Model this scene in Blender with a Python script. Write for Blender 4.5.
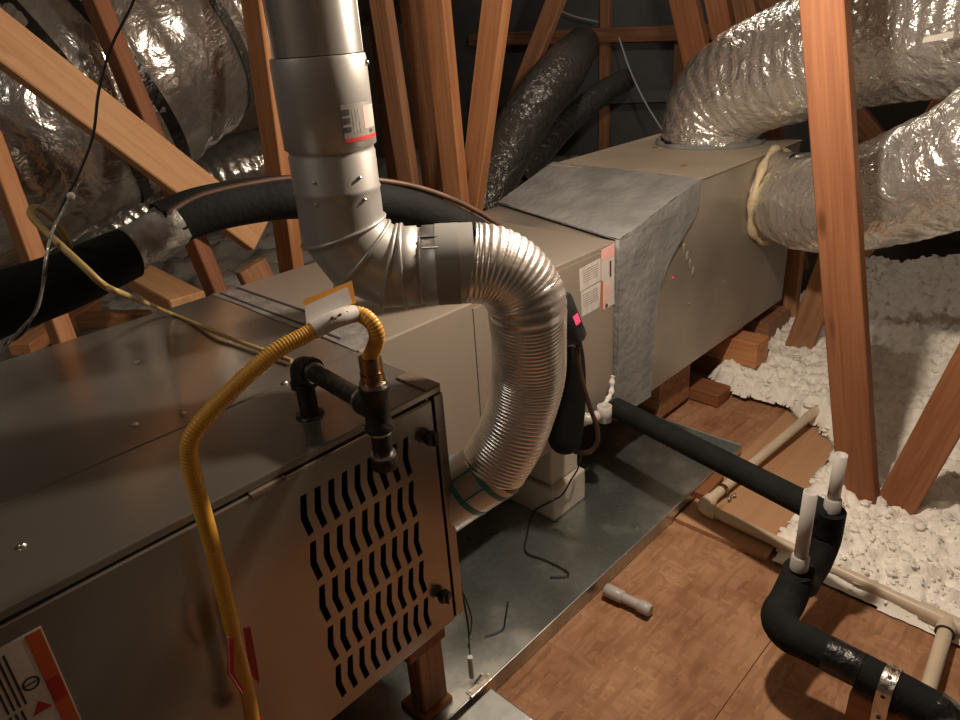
import bpy, bmesh, math, random
import numpy as np
from mathutils import Vector, Matrix, noise

random.seed(7)
for o in list(bpy.data.objects): bpy.data.objects.remove(o)
scn = bpy.context.scene
C = scn.collection

# ------------------------------------------------------------------ camera
F = 720.0                                   # focal length in pixels of a 960x720 frame
def _u(v): v = np.array(v, float); return v/np.linalg.norm(v)
_ex = _u((775, -395, F)); _dn = _u((110, 1528, F)); _dn = _u(_dn-_ex*(_dn@_ex))
_ey = np.cross(_dn, _ex)
if _ey@np.array((-812, -281, 720.)) < 0: _ey = -_ey
ROT = np.stack([_ex, _ey, -_dn])            # image frame -> world
EYE = np.array((0, 0, 1.18))
cam = bpy.data.cameras.new('camera'); cam.sensor_width = 36; cam.lens = F/960*36
cam.clip_start = .01
co = bpy.data.objects.new('camera', cam); C.objects.link(co)
R3 = Matrix([[ROT[i][0], -ROT[i][1], -ROT[i][2]] for i in range(3)])
co.matrix_world = Matrix.Translation(EYE) @ R3.to_4x4()
scn.camera = co

# ------------------------------------------------------------------ light and exposure
scn.view_settings.view_transform = 'Standard'
scn.view_settings.look = 'None'
scn.view_settings.gamma = 1
scn.view_settings.use_curve_mapping = False
scn.view_settings.exposure = 0.24
w = bpy.data.worlds.new('world'); scn.world = w; w.use_nodes = True
w.node_tree.nodes['Background'].inputs[0].default_value = (.5, .56, .62, 1)
w.node_tree.nodes['Background'].inputs[1].default_value = .02
def lamp(name, loc, power, col, rad):
    l = bpy.data.lights.new(name, 'POINT'); l.energy = power; l.color = col; l.shadow_soft_size = rad
    o = bpy.data.objects.new(name, l); C.objects.link(o); o.location = loc; return o
lamp('work_bulb', (1.10, .565, 1.31), 34, (1.0, .83, .66), .03)      # bare bulb over the aisle
lamp('rear_fill', (2.75, 1.70, 1.80), 10, (1.0, .86, .72), .04)       # added fill that brightens the far timbers, no known lamp

lamp('left_fill', (-.45, 1.0, 1.75), 6, (1.0, .92, .82), .12)      # added weak fill for the dark left sides, no known lamp

# ------------------------------------------------------------------ helpers
def ray(px, py): return ROT@np.array(((px-480)/F, (py-360)/F, 1.))
def on(ax, val, px, py):
    d = ray(px, py); t = (val-EYE[ax])/d[ax]; return Vector(EYE+t*d)
PX = lambda v, px, py: on(0, v, px, py)
PY = lambda v, px, py: on(1, v, px, py)
PZ = lambda v, px, py: on(2, v, px, py)
def PT(t, px, py): return Vector(EYE+t*ray(px, py))    # distance t along the view axis

MATS = {}
def nt(m): return m.node_tree.nodes, m.node_tree.links
def pbr(name, col, rough=.5, metal=0., var=.12, vscale=6., bump=0., bscale=40., stretch=(1, 1, 1), col2=None, rvar=0., coat=0., spec=None, trans=0., detail=6.):
    m = bpy.data.materials.new(name); m.use_nodes = True
    n, l = nt(m); b = n['Principled BSDF']
    b.inputs['Roughness'].default_value = rough; b.inputs['Metallic'].default_value = metal
    if spec is not None: b.inputs['Specular IOR Level'].default_value = spec
    if coat: b.inputs['Coat Weight'].default_value = coat; b.inputs['Coat Roughness'].default_value = .15
    if trans: b.inputs['Transmission Weight'].default_value = trans
    tc = n.new('ShaderNodeTexCoord'); mp = n.new('ShaderNodeMapping'); mp.inputs['Scale'].default_value = stretch
    l.new(tc.outputs['Object'], mp.inputs['Vector'])
    nz = n.new('ShaderNodeTexNoise'); nz.inputs['Scale'].default_value = vscale; nz.inputs['Detail'].default_value = detail
    l.new(mp.outputs[0], nz.inputs['Vector'])
    rp = n.new('ShaderNodeValToRGB'); e = rp.color_ramp.elements
    a = col2 if col2 else tuple(c*(1-var) for c in col); bb = col if col2 else tuple(min(1, c*(1+var)) for c in col)
    e[0].position = .32; e[0].color = (*a, 1); e[1].position = .68; e[1].color = (*bb, 1)
    l.new(nz.outputs['Fac'], rp.inputs[0]); l.new(rp.outputs[0], b.inputs['Base Color'])
    if rvar:
        mr = n.new('ShaderNodeMapRange'); mr.inputs[3].default_value = max(.02, rough-rvar); mr.inputs[4].default_value = min(1, rough+rvar)
        l.new(nz.outputs['Fac'], mr.inputs[0]); l.new(mr.outputs[0], b.inputs['Roughness'])
    if bump:
        n2 = n.new('ShaderNodeTexNoise'); n2.inputs['Scale'].default_value = bscale; n2.inputs['Detail'].default_value = 5
        l.new(mp.outputs[0], n2.inputs['Vector'])
        bp = n.new('ShaderNodeBump'); bp.inputs['Strength'].default_value = bump; bp.inputs['Distance'].default_value = .01
        l.new(n2.outputs['Fac'], bp.inputs['Height']); l.new(bp.outputs[0], b.inputs['Normal'])
    MATS[name] = m; return m

def fluffy(name, k):
    b = MATS[name].node_tree.nodes['Principled BSDF']; b.inputs['Subsurface Weight'].default_value = k; b.inputs['Subsurface Radius'].default_value = (1, .95, .85); b.inputs['Subsurface Scale'].default_value = .012
def wood(name, c1, c2, tone=.25):
    m = bpy.data.materials.new(name); m.use_nodes = True; n, l = nt(m); b = n['Principled BSDF']
    b.inputs['Roughness'].default_value = .62; b.inputs['Specular IOR Level'].default_value = .25
    tc = n.new('ShaderNodeTexCoord'); oi = n.new('ShaderNodeObjectInfo')
    mp = n.new('ShaderNodeMapping'); mp.inputs['Scale'].default_value = (1.3, 26, 26)
    ad = n.new('ShaderNodeVectorMath'); ad.operation = 'ADD'
    cx = n.new('ShaderNodeCombineXYZ'); mu = n.new('ShaderNodeMath'); mu.operation = 'MULTIPLY'; mu.inputs[1].default_value = 37
    l.new(oi.outputs['Random'], mu.inputs[0])
    for i in range(3): l.new(mu.outputs[0], cx.inputs[i])
    l.new(tc.outputs['Object'], ad.inputs[0]); l.new(cx.outputs[0], ad.inputs[1]); l.new(ad.outputs[0], mp.inputs['Vector'])
    nz = n.new('ShaderNodeTexNoise'); nz.inputs['Scale'].default_value = 1.6; nz.inputs['Detail'].default_value = 5; nz.inputs['Distortion'].default_value = 1.3
    l.new(mp.outputs[0], nz.inputs['Vector'])
    rp = n.new('ShaderNodeValToRGB'); e = rp.color_ramp.elements
    e[0].position = .33; e[0].color = (*c2, 1); e[1].position = .62; e[1].color = (*c1, 1)
    l.new(nz.outputs['Fac'], rp.inputs[0])
    # knots
    mk = n.new('ShaderNodeMapping'); mk.inputs['Scale'].default_value = (2.6, 9, 9); l.new(ad.outputs[0], mk.inputs['Vector'])
    vo = n.new('ShaderNodeTexVoronoi'); vo.inputs['Scale'].default_value = 1.2; l.new(mk.outputs[0], vo.inputs['Vector'])
    kr = n.new('ShaderNodeValToRGB'); ke = kr.color_ramp.elements
    ke[0].position = .05; ke[0].color = (.35, .28, .22, 1); ke[1].position = .14; ke[1].color = (1, 1, 1, 1)
    l.new(vo.outputs['Distance'], kr.inputs[0])
    mx = n.new('ShaderNodeMixRGB'); mx.blend_type = 'MULTIPLY'; mx.inputs[0].default_value = .8
    l.new(rp.outputs[0], mx.inputs[1]); l.new(kr.outputs[0], mx.inputs[2])
    hs = n.new('ShaderNodeHueSaturation'); mr = n.new('ShaderNodeMapRange'); mr.inputs[3].default_value = 1-tone; mr.inputs[4].default_value = 1+tone*.6
    l.new(oi.outputs['Random'], mr.inputs[0]); l.new(mr.outputs[0], hs.inputs['Value']); l.new(mx.outputs[0], hs.inputs['Color'])
    l.new(hs.outputs[0], b.inputs['Base Color'])
    bp = n.new('ShaderNodeBump'); bp.inputs['Strength'].default_value = .25; bp.inputs['Distance'].default_value = .003
    l.new(nz.outputs['Fac'], bp.inputs['Height']); l.new(bp.outputs[0], b.inputs['Normal'])
    MATS[name] = m; return m

def osb(name):
    m = bpy.data.materials.new(name); m.use_nodes = True; n, l = nt(m); b = n['Principled BSDF']
    b.inputs['Roughness'].default_value = .7; b.inputs['Specular IOR Level'].default_value = .2
    tc = n.new('ShaderNodeTexCoord'); prev = None
    nd = n.new('ShaderNodeTexNoise'); nd.inputs['Scale'].default_value = 70; nd.inputs['Detail'].default_value = 4; l.new(tc.outputs['Object'], nd.inputs['Vector'])
    mxv = n.new('ShaderNodeMixRGB'); mxv.inputs[0].default_value = .009; l.new(tc.outputs['Object'], mxv.inputs[1]); l.new(nd.outputs['Color'], mxv.inputs[2])
    cols = [((.25, .125, .058), (.50, .29, .155)), ((.28, .145, .07), (.54, .33, .19)), ((.20, .095, .042), (.48, .27, .145))]
    hsrc = None
    for i, (ang, sx, sy) in enumerate([(.3, 15, 95), (1.25, 100, 17), (2.3, 19, 110)]):
        mp = n.new('ShaderNodeMapping'); mp.inputs['Rotation'].default_value = (0, 0, ang); mp.inputs['Scale'].default_value = (sx, sy, 1)
        l.new(mxv.outputs[0], mp.inputs['Vector'])
        vo = n.new('ShaderNodeTexVoronoi'); vo.inputs['Scale'].default_value = 1.0; l.new(mp.outputs[0], vo.inputs['Vector'])
        sp = n.new('ShaderNodeSeparateColor'); l.new(vo.outputs['Color'], sp.inputs[0])
        rp = n.new('ShaderNodeValToRGB'); e = rp.color_ramp.elements
        e[0].color = (*cols[i][0], 1); e[1].color = (*cols[i][1], 1); e[0].position = .0; e[1].position = .75
        l.new(sp.outputs[0], rp.inputs[0])
        if prev is None: prev = rp.outputs[0]; hsrc = sp.outputs[0]
        else:
            mx = n.new('ShaderNodeMixRGB'); gt = n.new('ShaderNodeMath'); gt.operation = 'GREATER_THAN'; gt.inputs[1].default_value = .55
            l.new(sp.outputs[1], gt.inputs[0]); l.new(gt.outputs[0], mx.inputs[0]); l.new(prev, mx.inputs[1]); l.new(rp.outputs[0], mx.inputs[2]); prev = mx.outputs[0]
    nz = n.new('ShaderNodeTexNoise'); nz.inputs['Scale'].default_value = 9; nz.inputs['Detail'].default_value = 8; l.new(tc.outputs['Object'], nz.inputs['Vector'])
    rr = n.new('ShaderNodeValToRGB'); rr.color_ramp.elements[0].position = .34; rr.color_ramp.elements[0].color = (.66, .58, .53, 1); rr.color_ramp.elements[1].position = .65; rr.color_ramp.elements[1].color = (1, 1, 1, 1)
    l.new(nz.outputs['Fac'], rr.inputs[0])
    mm = n.new('ShaderNodeMixRGB'); mm.blend_type = 'MULTIPLY'; mm.inputs[0].default_value = 1; l.new(rr.outputs[0], mm.inputs[2])
    # soften flakes towards the mean tone
    sf = n.new('ShaderNodeMixRGB'); sf.inputs[0].default_value = .55; sf.inputs[2].default_value = (.50, .27, .155, 1); l.new(prev, sf.inputs[1]); l.new(sf.outputs[0], mm.inputs[1])
    l.new(mm.outputs[0], b.inputs['Base Color'])
    bp = n.new('ShaderNodeBump'); bp.inputs['Strength'].default_value = .2; bp.inputs['Distance'].default_value = .003
    l.new(hsrc, bp.inputs['Height']); l.new(bp.outputs[0], b.inputs['Normal'])
    MATS[name] = m

def galv(name, col=(.50, .53, .53), rough=.34):
    m = bpy.data.materials.new(name); m.use_nodes = True; n, l = nt(m); b = n['Principled BSDF']
    b.inputs['Metallic'].default_value = .9
    tc = n.new('ShaderNodeTexCoord')
    vo = n.new('ShaderNodeTexVoronoi'); vo.inputs['Scale'].default_value = 95; l.new(tc.outputs['Object'], vo.inputs['Vector'])
    sp = n.new('ShaderNodeSeparateColor'); l.new(vo.outputs['Color'], sp.inputs[0])
    nz = n.new('ShaderNodeTexNoise'); nz.inputs['Scale'].default_value = 7; nz.inputs['Detail'].default_value = 8; l.new(tc.outputs['Object'], nz.inputs['Vector'])
    rp = n.new('ShaderNodeValToRGB'); e = rp.color_ramp.elements; e[0].color = (*[c*.92 for c in col], 1); e[1].color = (*[c*1.06 for c in col], 1)
    l.new(sp.outputs[0], rp.inputs[0])
    # chalky oxide blotches
    r2 = n.new('ShaderNodeValToRGB'); r2.color_ramp.elements[0].position = .54; r2.color_ramp.elements[0].color = (0, 0, 0, 1); r2.color_ramp.elements[1].position = .70; r2.color_ramp.elements[1].color = (1, 1, 1, 1)
    l.new(nz.outputs['Fac'], r2.inputs[0])
    mx = n.new('ShaderNodeMixRGB'); mx.inputs[2].default_value = (.72, .73, .70, 1); l.new(r2.outputs[0], mx.inputs[0]); l.new(rp.outputs[0], mx.inputs[1])
    l.new(mx.outputs[0], b.inputs['Base Color'])
    mr = n.new('ShaderNodeMapRange'); mr.inputs[3].default_value = rough-.07; mr.inputs[4].default_value = rough+.2
    l.new(nz.outputs['Fac'], mr.inputs[0]); l.new(mr.outputs[0], b.inputs['Roughness'])
    MATS[name] = m

# materials ---------------------------------------------------------------
wood('lumber', (.58, .28, .13), (.44, .18, .075), .14)
wood('lumber_red', (.34, .145, .068), (.25, .095, .042), .10)
wood('lumber_pale', (.56, .32, .16), (.47, .25, .12), .10)
wood('lumber_old', (.46, .235, .125), (.30, .14, .07), .2)
wood('plywood', (.54, .315, .175), (.48, .27, .14), .05)
osb('osb')
galv('galvanised'); galv('pan_metal', (.42, .465, .455), .24)
pbr('taupe_paint', (.345, .315, .275), .22, .78, .05, 3., .02, 60)
pbr('taupe_dark', (.20, .155, .115), .5, .4, .05)
pbr('coil_paint', (.35, .30, .245), .42, .35, .05, 3.)
pbr('vent_metal', (.45, .44, .415), .42, .55, .05, 5, .02, 30, rvar=.05)
pbr('vent_shiny', (.60, .59, .56), .27, .8, .05, 5, .02, 20, rvar=.05)
pbr('flex_aluminium', (.88, .85, .80), .30, .9, .05, 14, .10, 120, rvar=.06)
pbr('vent_tape', (.27, .265, .25), .6, .3, .1)
def foil(name, col, rough, strength, scale, metal=1.):
    m = bpy.data.materials.new(name); m.use_nodes = True; n, l = nt(m); b = n['Principled BSDF']
    b.inputs['Metallic'].default_value = metal; b.inputs['Roughness'].default_value = rough; b.inputs['Base Color'].default_value = (*col, 1)
    tc = n.new('ShaderNodeTexCoord'); prev = None
    for k, (sc, dist, di) in enumerate(((scale, 1.8, .03), (scale*3.2, 1.2, .010))):
        nz = n.new('ShaderNodeTexNoise'); nz.inputs['Scale'].default_value = sc; nz.inputs['Detail'].default_value = 3; nz.inputs['Distortion'].default_value = dist
        l.new(tc.outputs['Object'], nz.inputs['Vector'])
        bp = n.new('ShaderNodeBump'); bp.inputs['Strength'].default_value = strength; bp.inputs['Distance'].default_value = di
        l.new(nz.outputs['Fac'], bp.inputs['Height'])
        if prev is not None: l.new(prev, bp.inputs['Normal'])
        prev = bp.outputs[0]
    l.new(prev, b.inputs['Normal'])
    MATS[name] = m
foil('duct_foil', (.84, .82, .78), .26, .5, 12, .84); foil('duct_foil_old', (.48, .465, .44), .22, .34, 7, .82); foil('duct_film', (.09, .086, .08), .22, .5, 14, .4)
pbr('mastic', (.235, .235, .228), .7, .0, .22, 9, .5, 45)
pbr('mastic_cream', (.62, .52, .33), .75, 0, .2, 20, .6, 60)
pbr('plenum_metal', (.38, .335, .28), .40, .55, .18, 4, .04, 25, rvar=.1)
pbr('plenum_top', (.42, .355, .275), .8, 0., .12, 5, .1, 40)
pbr('black_foam', (.007, .007, .007), .8, 0, .3, 20, .15, 120, spec=.2)
pbr('black_foam_grey', (.013, .014, .013), .85, 0, .3, 14, .2, 120, spec=.2)
pbr('black_tape', (.008, .008, .008), .28, 0, .3, 20, .5, 50)
pbr('black_plastic', (.012, .012, .012), .3, 0, .1)
pbr('black_iron', (.028, .024, .020), .42, .35, .3, 30, .25, 90)
pbr('steel_zinc', (.62, .59, .54), .3, 1., .2, 40, .2, 80)
pbr('brass', (.36, .22, .11), .33, 1., .25, 30)
pbr('copper', (.09, .05, .033), .55, .5, .25, 30)
pbr('gas_yellow', (.74, .385, .045), .42, 0, .1, 20, coat=.2)
pbr('tag_orange', (.72, .33, .05), .55, 0, .06)
pbr('paper', (.72, .70, .66), .6, 0, .05, 30)
pbr('paper_print', (.30, .28, .26), .6, 0, .4, 260, stretch=(1, 1, .35))
pbr('paper_dim', (.58, .54, .50), .65, 0, .12, 120, stretch=(1, 1, .25))
pbr('ink', (.045, .04, .04), .6, 0, .2, 80)
pbr('pink_print', (.78, .42, .38), .6, 0, .06, 40)
pbr('pink_hot', (.85, .08, .22), .5, 0, .05)
pbr('orange_print', (.62, .12, .03), .55, 0, .08)
pbr('red_print', (.55, .03, .03), .5, 0, .1)
pbr('red_plastic', (.40, .012, .03), .38, 0, .1)
pbr('red_edge', (.72, .20, .20), .4, 0, .1)
pbr('teal_print', (.02, .20, .20), .4, 0, .1)
pbr('clear_label', (.50, .47, .43), .34, .6, .1, 12)
pbr('pvc_white', (.50, .475, .44), .35, 0, .06, 20)
pbr('pvc_cream', (.68, .57, .42), .38, 0, .08, 9)
pbr('foam_block', (.52, .46, .385), .85, 0, .05, 30, .1, 150)
pbr('wire_yellow', (.40, .29, .10), .45, 0, .15, 30)
pbr('wire_black', (.015, .013, .012), .4, 0, .2)
pbr('wire_grey', (.42, .42, .40), .45, 0, .1)
pbr('clear_film', (.30, .29, .27), .16, .3, .3, 20, .7, 60)
pbr('tape_foil', (.37, .36, .34), .52, .6, .25, 26, .5, 60)
pbr('insulation', (.96, .93, .86), 1., 0, .06, 30, .12, 200, spec=.03, col2=(.92, .88, .80))
fluffy('insulation', 0)
pbr('insulation_shaded', (.44, .41, .37), 1., 0, .1, 14, .6, 110, spec=.1)  # same insulation as the white one, dimness at the back put into its colour
pbr('roof_deck', (.16, .12, .09), .85, 0, .25, 5)
pbr('gable_board', (.13, .14, .145), .8, 0, .2, 3)
pbr('joist_floor', (.12, .10, .085), .9, 0, .15, 5)
pbr('louver_shade', (.012, .010, .009), .9, 0, .1)

class MB:
    """collects geometry in world coordinates"""
    def __init__(s): s.v = []; s.f = []; s.smooth = []
    def add(s, vs, fs, smooth=False):
        o = len(s.v); s.v += [tuple(v) for v in vs]
        for f in fs: s.f.append(tuple(i+o for i in f)); s.smooth.append(smooth)
        return s
    def box(s, lo, hi, bev=0.):
        x0, y0, z0 = lo; x1, y1, z1 = hi
        if not bev:
            return s.add([(x0,y0,z0),(x1,y0,z0),(x1,y1,z0),(x0,y1,z0),(x0,y0,z1),(x1,y0,z1),(x1,y1,z1),(x0,y1,z1)],
                  [(0,3,2,1),(4,5,6,7),(0,1,5,4),(1,2,6,5),(2,3,7,6),(3,0,4,7)])
        bm = bmesh.new(); bmesh.ops.create_cube(bm, size=1)
        for v in bm.verts: v.co = Vector(((x0+x1)/2+v.co.x*(x1-x0), (y0+y1)/2+v.co.y*(y1-y0), (z0+z1)/2+v.co.z*(z1-z0)))
        bmesh.ops.bevel(bm, geom=bm.edges[:], offset=bev, segments=2, affect='EDGES', profile=.5)
        return s.bm(bm)
    def bm(s, bm, smooth=False, mat=None):
        bm.verts.index_update(); vs = [(mat@v.co if mat else v.co.copy()) for v in bm.verts]
        fs = [tuple(v.index for v in f.verts) for f in bm.faces]; bm.free(); return s.add(vs, fs, smooth)
    def quad(s, a, b, c, d): return s.add([a, b, c, d], [(0, 1, 2, 3)])
    def plate(s, pts, nrm, th):
        """flat polygon with thickness th along nrm"""
        n = len(pts); nv = Vector(nrm)*th; a = [Vector(p) for p in pts]; b = [p+nv for p in a]
        fs = [tuple(range(n-1, -1, -1)), tuple(range(n, 2*n))]+[(i, (i+1) % n, n+(i+1) % n, n+i) for i in range(n)]
        return s.add(a+b, fs)
    def tube(s, path, r, n=20, cap=True, wob=None, closed_hole=0.):
        """tube along path; r is a number or a list; wob(i, theta, s) returns a radius factor"""
        P = [Vector(p) for p in path]; m = len(P); rr = r if isinstance(r, (list, tuple)) else [r]*m
        T = [(P[min(i+1, m-1)]-P[max(i-1, 0)]).normalized() for i in range(m)]
        u = T[0].orthogonal().normalized()
        ref = Vector((0, 0, 1)) if abs(T[0].z) < .9 else Vector((1, 0, 0))
        u = (ref-T[0]*ref.dot(T[0])).normalized()
        vs = []; L = 0.
        for i in range(m):
            if i:
                L += (P[i]-P[i-1]).length
                u = (u-T[i]*u.dot(T[i]));
                u = u.normalized() if u.length > 1e-6 else T[i].orthogonal().normalized()
            w_ = T[i].cross(u)
            for k in range(n):
                a = 2*math.pi*k/n; q = rr[i]*(wob(i, a, L) if wob else 1.)
                vs.append(P[i]+u*(math.cos(a)*q)+w_*(math.sin(a)*q))
        fs = [(i*n+k, i*n+(k+1) % n, (i+1)*n+(k+1) % n, (i+1)*n+k) for i in range(m-1) for k in range(n)]
        s.add(vs, fs, True)
        if cap:
            for i, rev in ((0, True), (m-1, False)):
                ring = vs[i*n:(i+1)*n]; s.add(ring, [tuple(range(n))[::-1] if rev else tuple(range(n))])
        return s
    def pipe(s, a, b, ro, ri, n=20):
        """open pipe with wall"""
        a, b = Vector(a), Vector(b); t = (b-a).normalized(); u = t.orthogonal().normalized(); w_ = t.cross(u); vs = []
        for p, q in ((a, ro), (b, ro), (b, ri), (a, ri)):
            for k in range(n):
                g = 2*math.pi*k/n; vs.append(p+(u*math.cos(g)+w_*math.sin(g))*q)
        o = len(s.v)
        for j in range(4):
            s.add([], [])
        s.v += [tuple(v) for v in vs]
        for j in range(4):
            for k in range(n):
                s.f.append((o+j*n+k, o+j*n+(k+1) % n, o+((j+1) % 4)*n+(k+1) % n, o+((j+1) % 4)*n+k)); s.smooth.append(j in (0, 2))
        return s
    def ball(s, c, r, sub=2, sc=(1, 1, 1)):
        bm = bmesh.new(); bmesh.ops.create_icosphere(bm, subdivisions=sub, radius=1)
        for v in bm.verts: v.co = Vector(c)+Vector((v.co.x*r*sc[0], v.co.y*r*sc[1], v.co.z*r*sc[2]))
        return s.bm(bm, True)
    def build(s, name, mat, parent=None, origin=None):
        me = bpy.data.meshes.new(name)
        if parent is not None: o3 = Vector(parent['_base']) if '_base' in parent else Vector((0, 0, 0))
        elif origin is not None: o3 = Vector(origin)
        else:
            a = np.array(s.v); o3 = Vector(((a[:, 0].min()+a[:, 0].max())/2, (a[:, 1].min()+a[:, 1].max())/2, a[:, 2].min()))
        me.from_pydata([tuple(Vector(v)-o3) for v in s.v], [], s.f)
        me.polygons.foreach_set('use_smooth', s.smooth); me.validate(); me.update()
        me.materials.append(MATS[mat])
        o = bpy.data.objects.new(name, me); C.objects.link(o)
        if parent is not None: o.parent = parent; o['_base'] = tuple(o3)
        else: o.location = o3; o['_base'] = tuple(o3)
        return o

def tag(o, label=None, cat=None, group=None, kind=None):
    if label: o['label'] = label
    if cat: o['category'] = cat
    if group: o['group'] = group
    if kind: o['kind'] = kind
    return o
def thing(name, loc, label, cat, group=None):
    o = bpy.data.objects.new(name, None); C.objects.link(o); o.location = loc; o['_base'] = tuple(loc)
    o.empty_display_size = .05
    return tag(o, label, cat, group)

def smooth_path(pts, step=.01):
    P = [Vector(p) for p in pts]; P = [P[0]*2-P[1]]+P+[P[-1]*2-P[-2]]; out = []
    for i in range(1, len(P)-2):
        p0, p1, p2, p3 = P[i-1:i+3]; k = max(2, int((p2-p1).length/step))
        for j in range(k):
            t = j/k
            out.append(.5*((2*p1)+(-p0+p2)*t+(2*p0-5*p1+4*p2-p3)*t*t+(-p0+3*p1-3*p2+p3)*t**3))
    out.append(P[-2]); return out
def lerp_list(vals, n):
    return list(np.interp(np.linspace(0, 1, n), np.linspace(0, 1, len(vals)), vals))

def lumber_mesh(L, w_, t, bev=.003):
    bm = bmesh.new(); bmesh.ops.create_cube(bm, size=1)
    for v in bm.verts: v.co = Vector((v.co.x*L, v.co.y*w_, v.co.z*t))
    bmesh.ops.bevel(bm, geom=bm.edges[:], offset=bev, segments=1, affect='EDGES')
    me = bpy.data.meshes.new('lumber'); bm.to_mesh(me); bm.free(); return me
def beam(name, a, b, mat='lumber', w_=.089, t=.038, face=(1, 0, 0), label=None, cat='beam', group=None, parent=None):
    """2x4 from a to b; 'face' is the normal of its wide face"""
    a, b = Vector(a), Vector(b); d = (b-a); L = d.length; x = d.normalized(); z = Vector(face); z = (z-x*z.dot(x)).normalized(); y = z.cross(x)
    me = lumber_mesh(L, w_, t); me.name = name; me.materials.append(MATS[mat])
    o = bpy.data.objects.new(name, me); C.objects.link(o)
    M = Matrix((x, y, z)).transposed().to_4x4(); M.translation = (a+b)/2
    if parent is not None:
        o.parent = parent; M.translation = (a+b)/2-Vector(parent['_base'])
    o.matrix_local = M
    if label: tag(o, label, cat, group)
    return o

# ================================================================== the setting
fl = tag(MB().box((-1.3, -2.0, -.06), (4.3, 4.6, -.022)).build('floor', 'joist_floor'), kind='structure')
def board(pts, z0, z1, mat):
    m = MB(); m.plate([(x, y, z0) for x, y in pts], (0, 0, 1), z1-z0); return m.build('decking_board', mat, fl)
board([(.20, .371), (1.340, .371), (1.340, 1.62), (.20, 1.62)], -.020, 0, 'osb')
board([(.34, .045), (1.358, .045), (1.370, .3695), (.34, .3695)], -.020, 0, 'osb')
board([(-1.2, .372), (.196, .372), (.196, 1.62), (-1.2, 1.62)], -.020, 0, 'osb')
board([(1.342, .37), (1.9, .46), (2.02, .52), (2.10, .70), (2.08, .86), (2.04, 1.62), (1.342, 1.62)], -.020, -.002, 'osb')
board([(1.362, .475), (1.93, .525), (1.985, .56), (2.02, .64), (2.05, .716), (1.362, .712)], -.001, .011, 'plywood')
board([(2.09, .90), (2.75, .90), (2.75, 1.62), (2.09, 1.62)], -.020, 0, 'osb')

RIDGE = (1.2, 2.75)
def slope(y0, z0, y1, z1, nm='ceiling'):
    m = MB(); m.plate([(-1.3, y0, z0), (4.3, y0, z0), (4.3, y1, z1), (-1.3, y1, z1)], (0, 0, 1), .02)
    return tag(m.build(nm, 'roof_deck'), kind='structure')
slope(-2.0, .15, *RIDGE); slope(*RIDGE, 4.6, 1.2)
tag(MB().box((-1.3, 4.6, -.05), (4.3, 4.62, 1.25)).build('wall_left', 'roof_deck'), kind='structure')
tag(MB().box((-1.3, -2.02, -.05), (4.3, -2.0, .2)).build('wall_right', 'roof_deck'), kind='structure')
m = MB(); m.plate([(4.28, -2, -.02), (4.28, 4.6, -.02), (4.28, 4.6, 1.22), (4.28, 1.2, 2.77), (4.28, -2, .17)], (1, 0, 0), .02)
wb = tag(m.build('wall_back', 'gable_board'), kind='structure')
m = MB(); m.plate([(-1.3, -2, -.02), (-1.3, 4.6, -.02), (-1.3, 4.6, 1.22), (-1.3, 1.2, 2.77), (-1.3, -2, .17)], (-1, 0, 0), .02)
tag(m.build('wall_front', 'roof_deck'), kind='structure')
# gable framing: studs and a cross rail
XB = 4.24
def gstud(px0, px1, py0=0, py1=150, w_=.07):
    a = PX(XB, px0, py0); b = PX(XB, px1, py1); d = (b-a).normalized()
    return beam('stud', a-d*.5, b+d*.45, 'lumber_old', w_, .038, (1, 0, 0), parent=wb)
gstud(606, 604)
beam('rail', PX(4.20, 470, 40), PX(4.20, 760, 30), 'lumber_old', .085, .038, (1, 0, 0), parent=wb)
beam('rail', PX(4.22, 470, 104), PX(4.22, 760, 92), 'gable_board', .07, .03, (1, 0, 0), parent=wb)
gstud(683, 676); gstud(745, 742, 0, 110)

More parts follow.
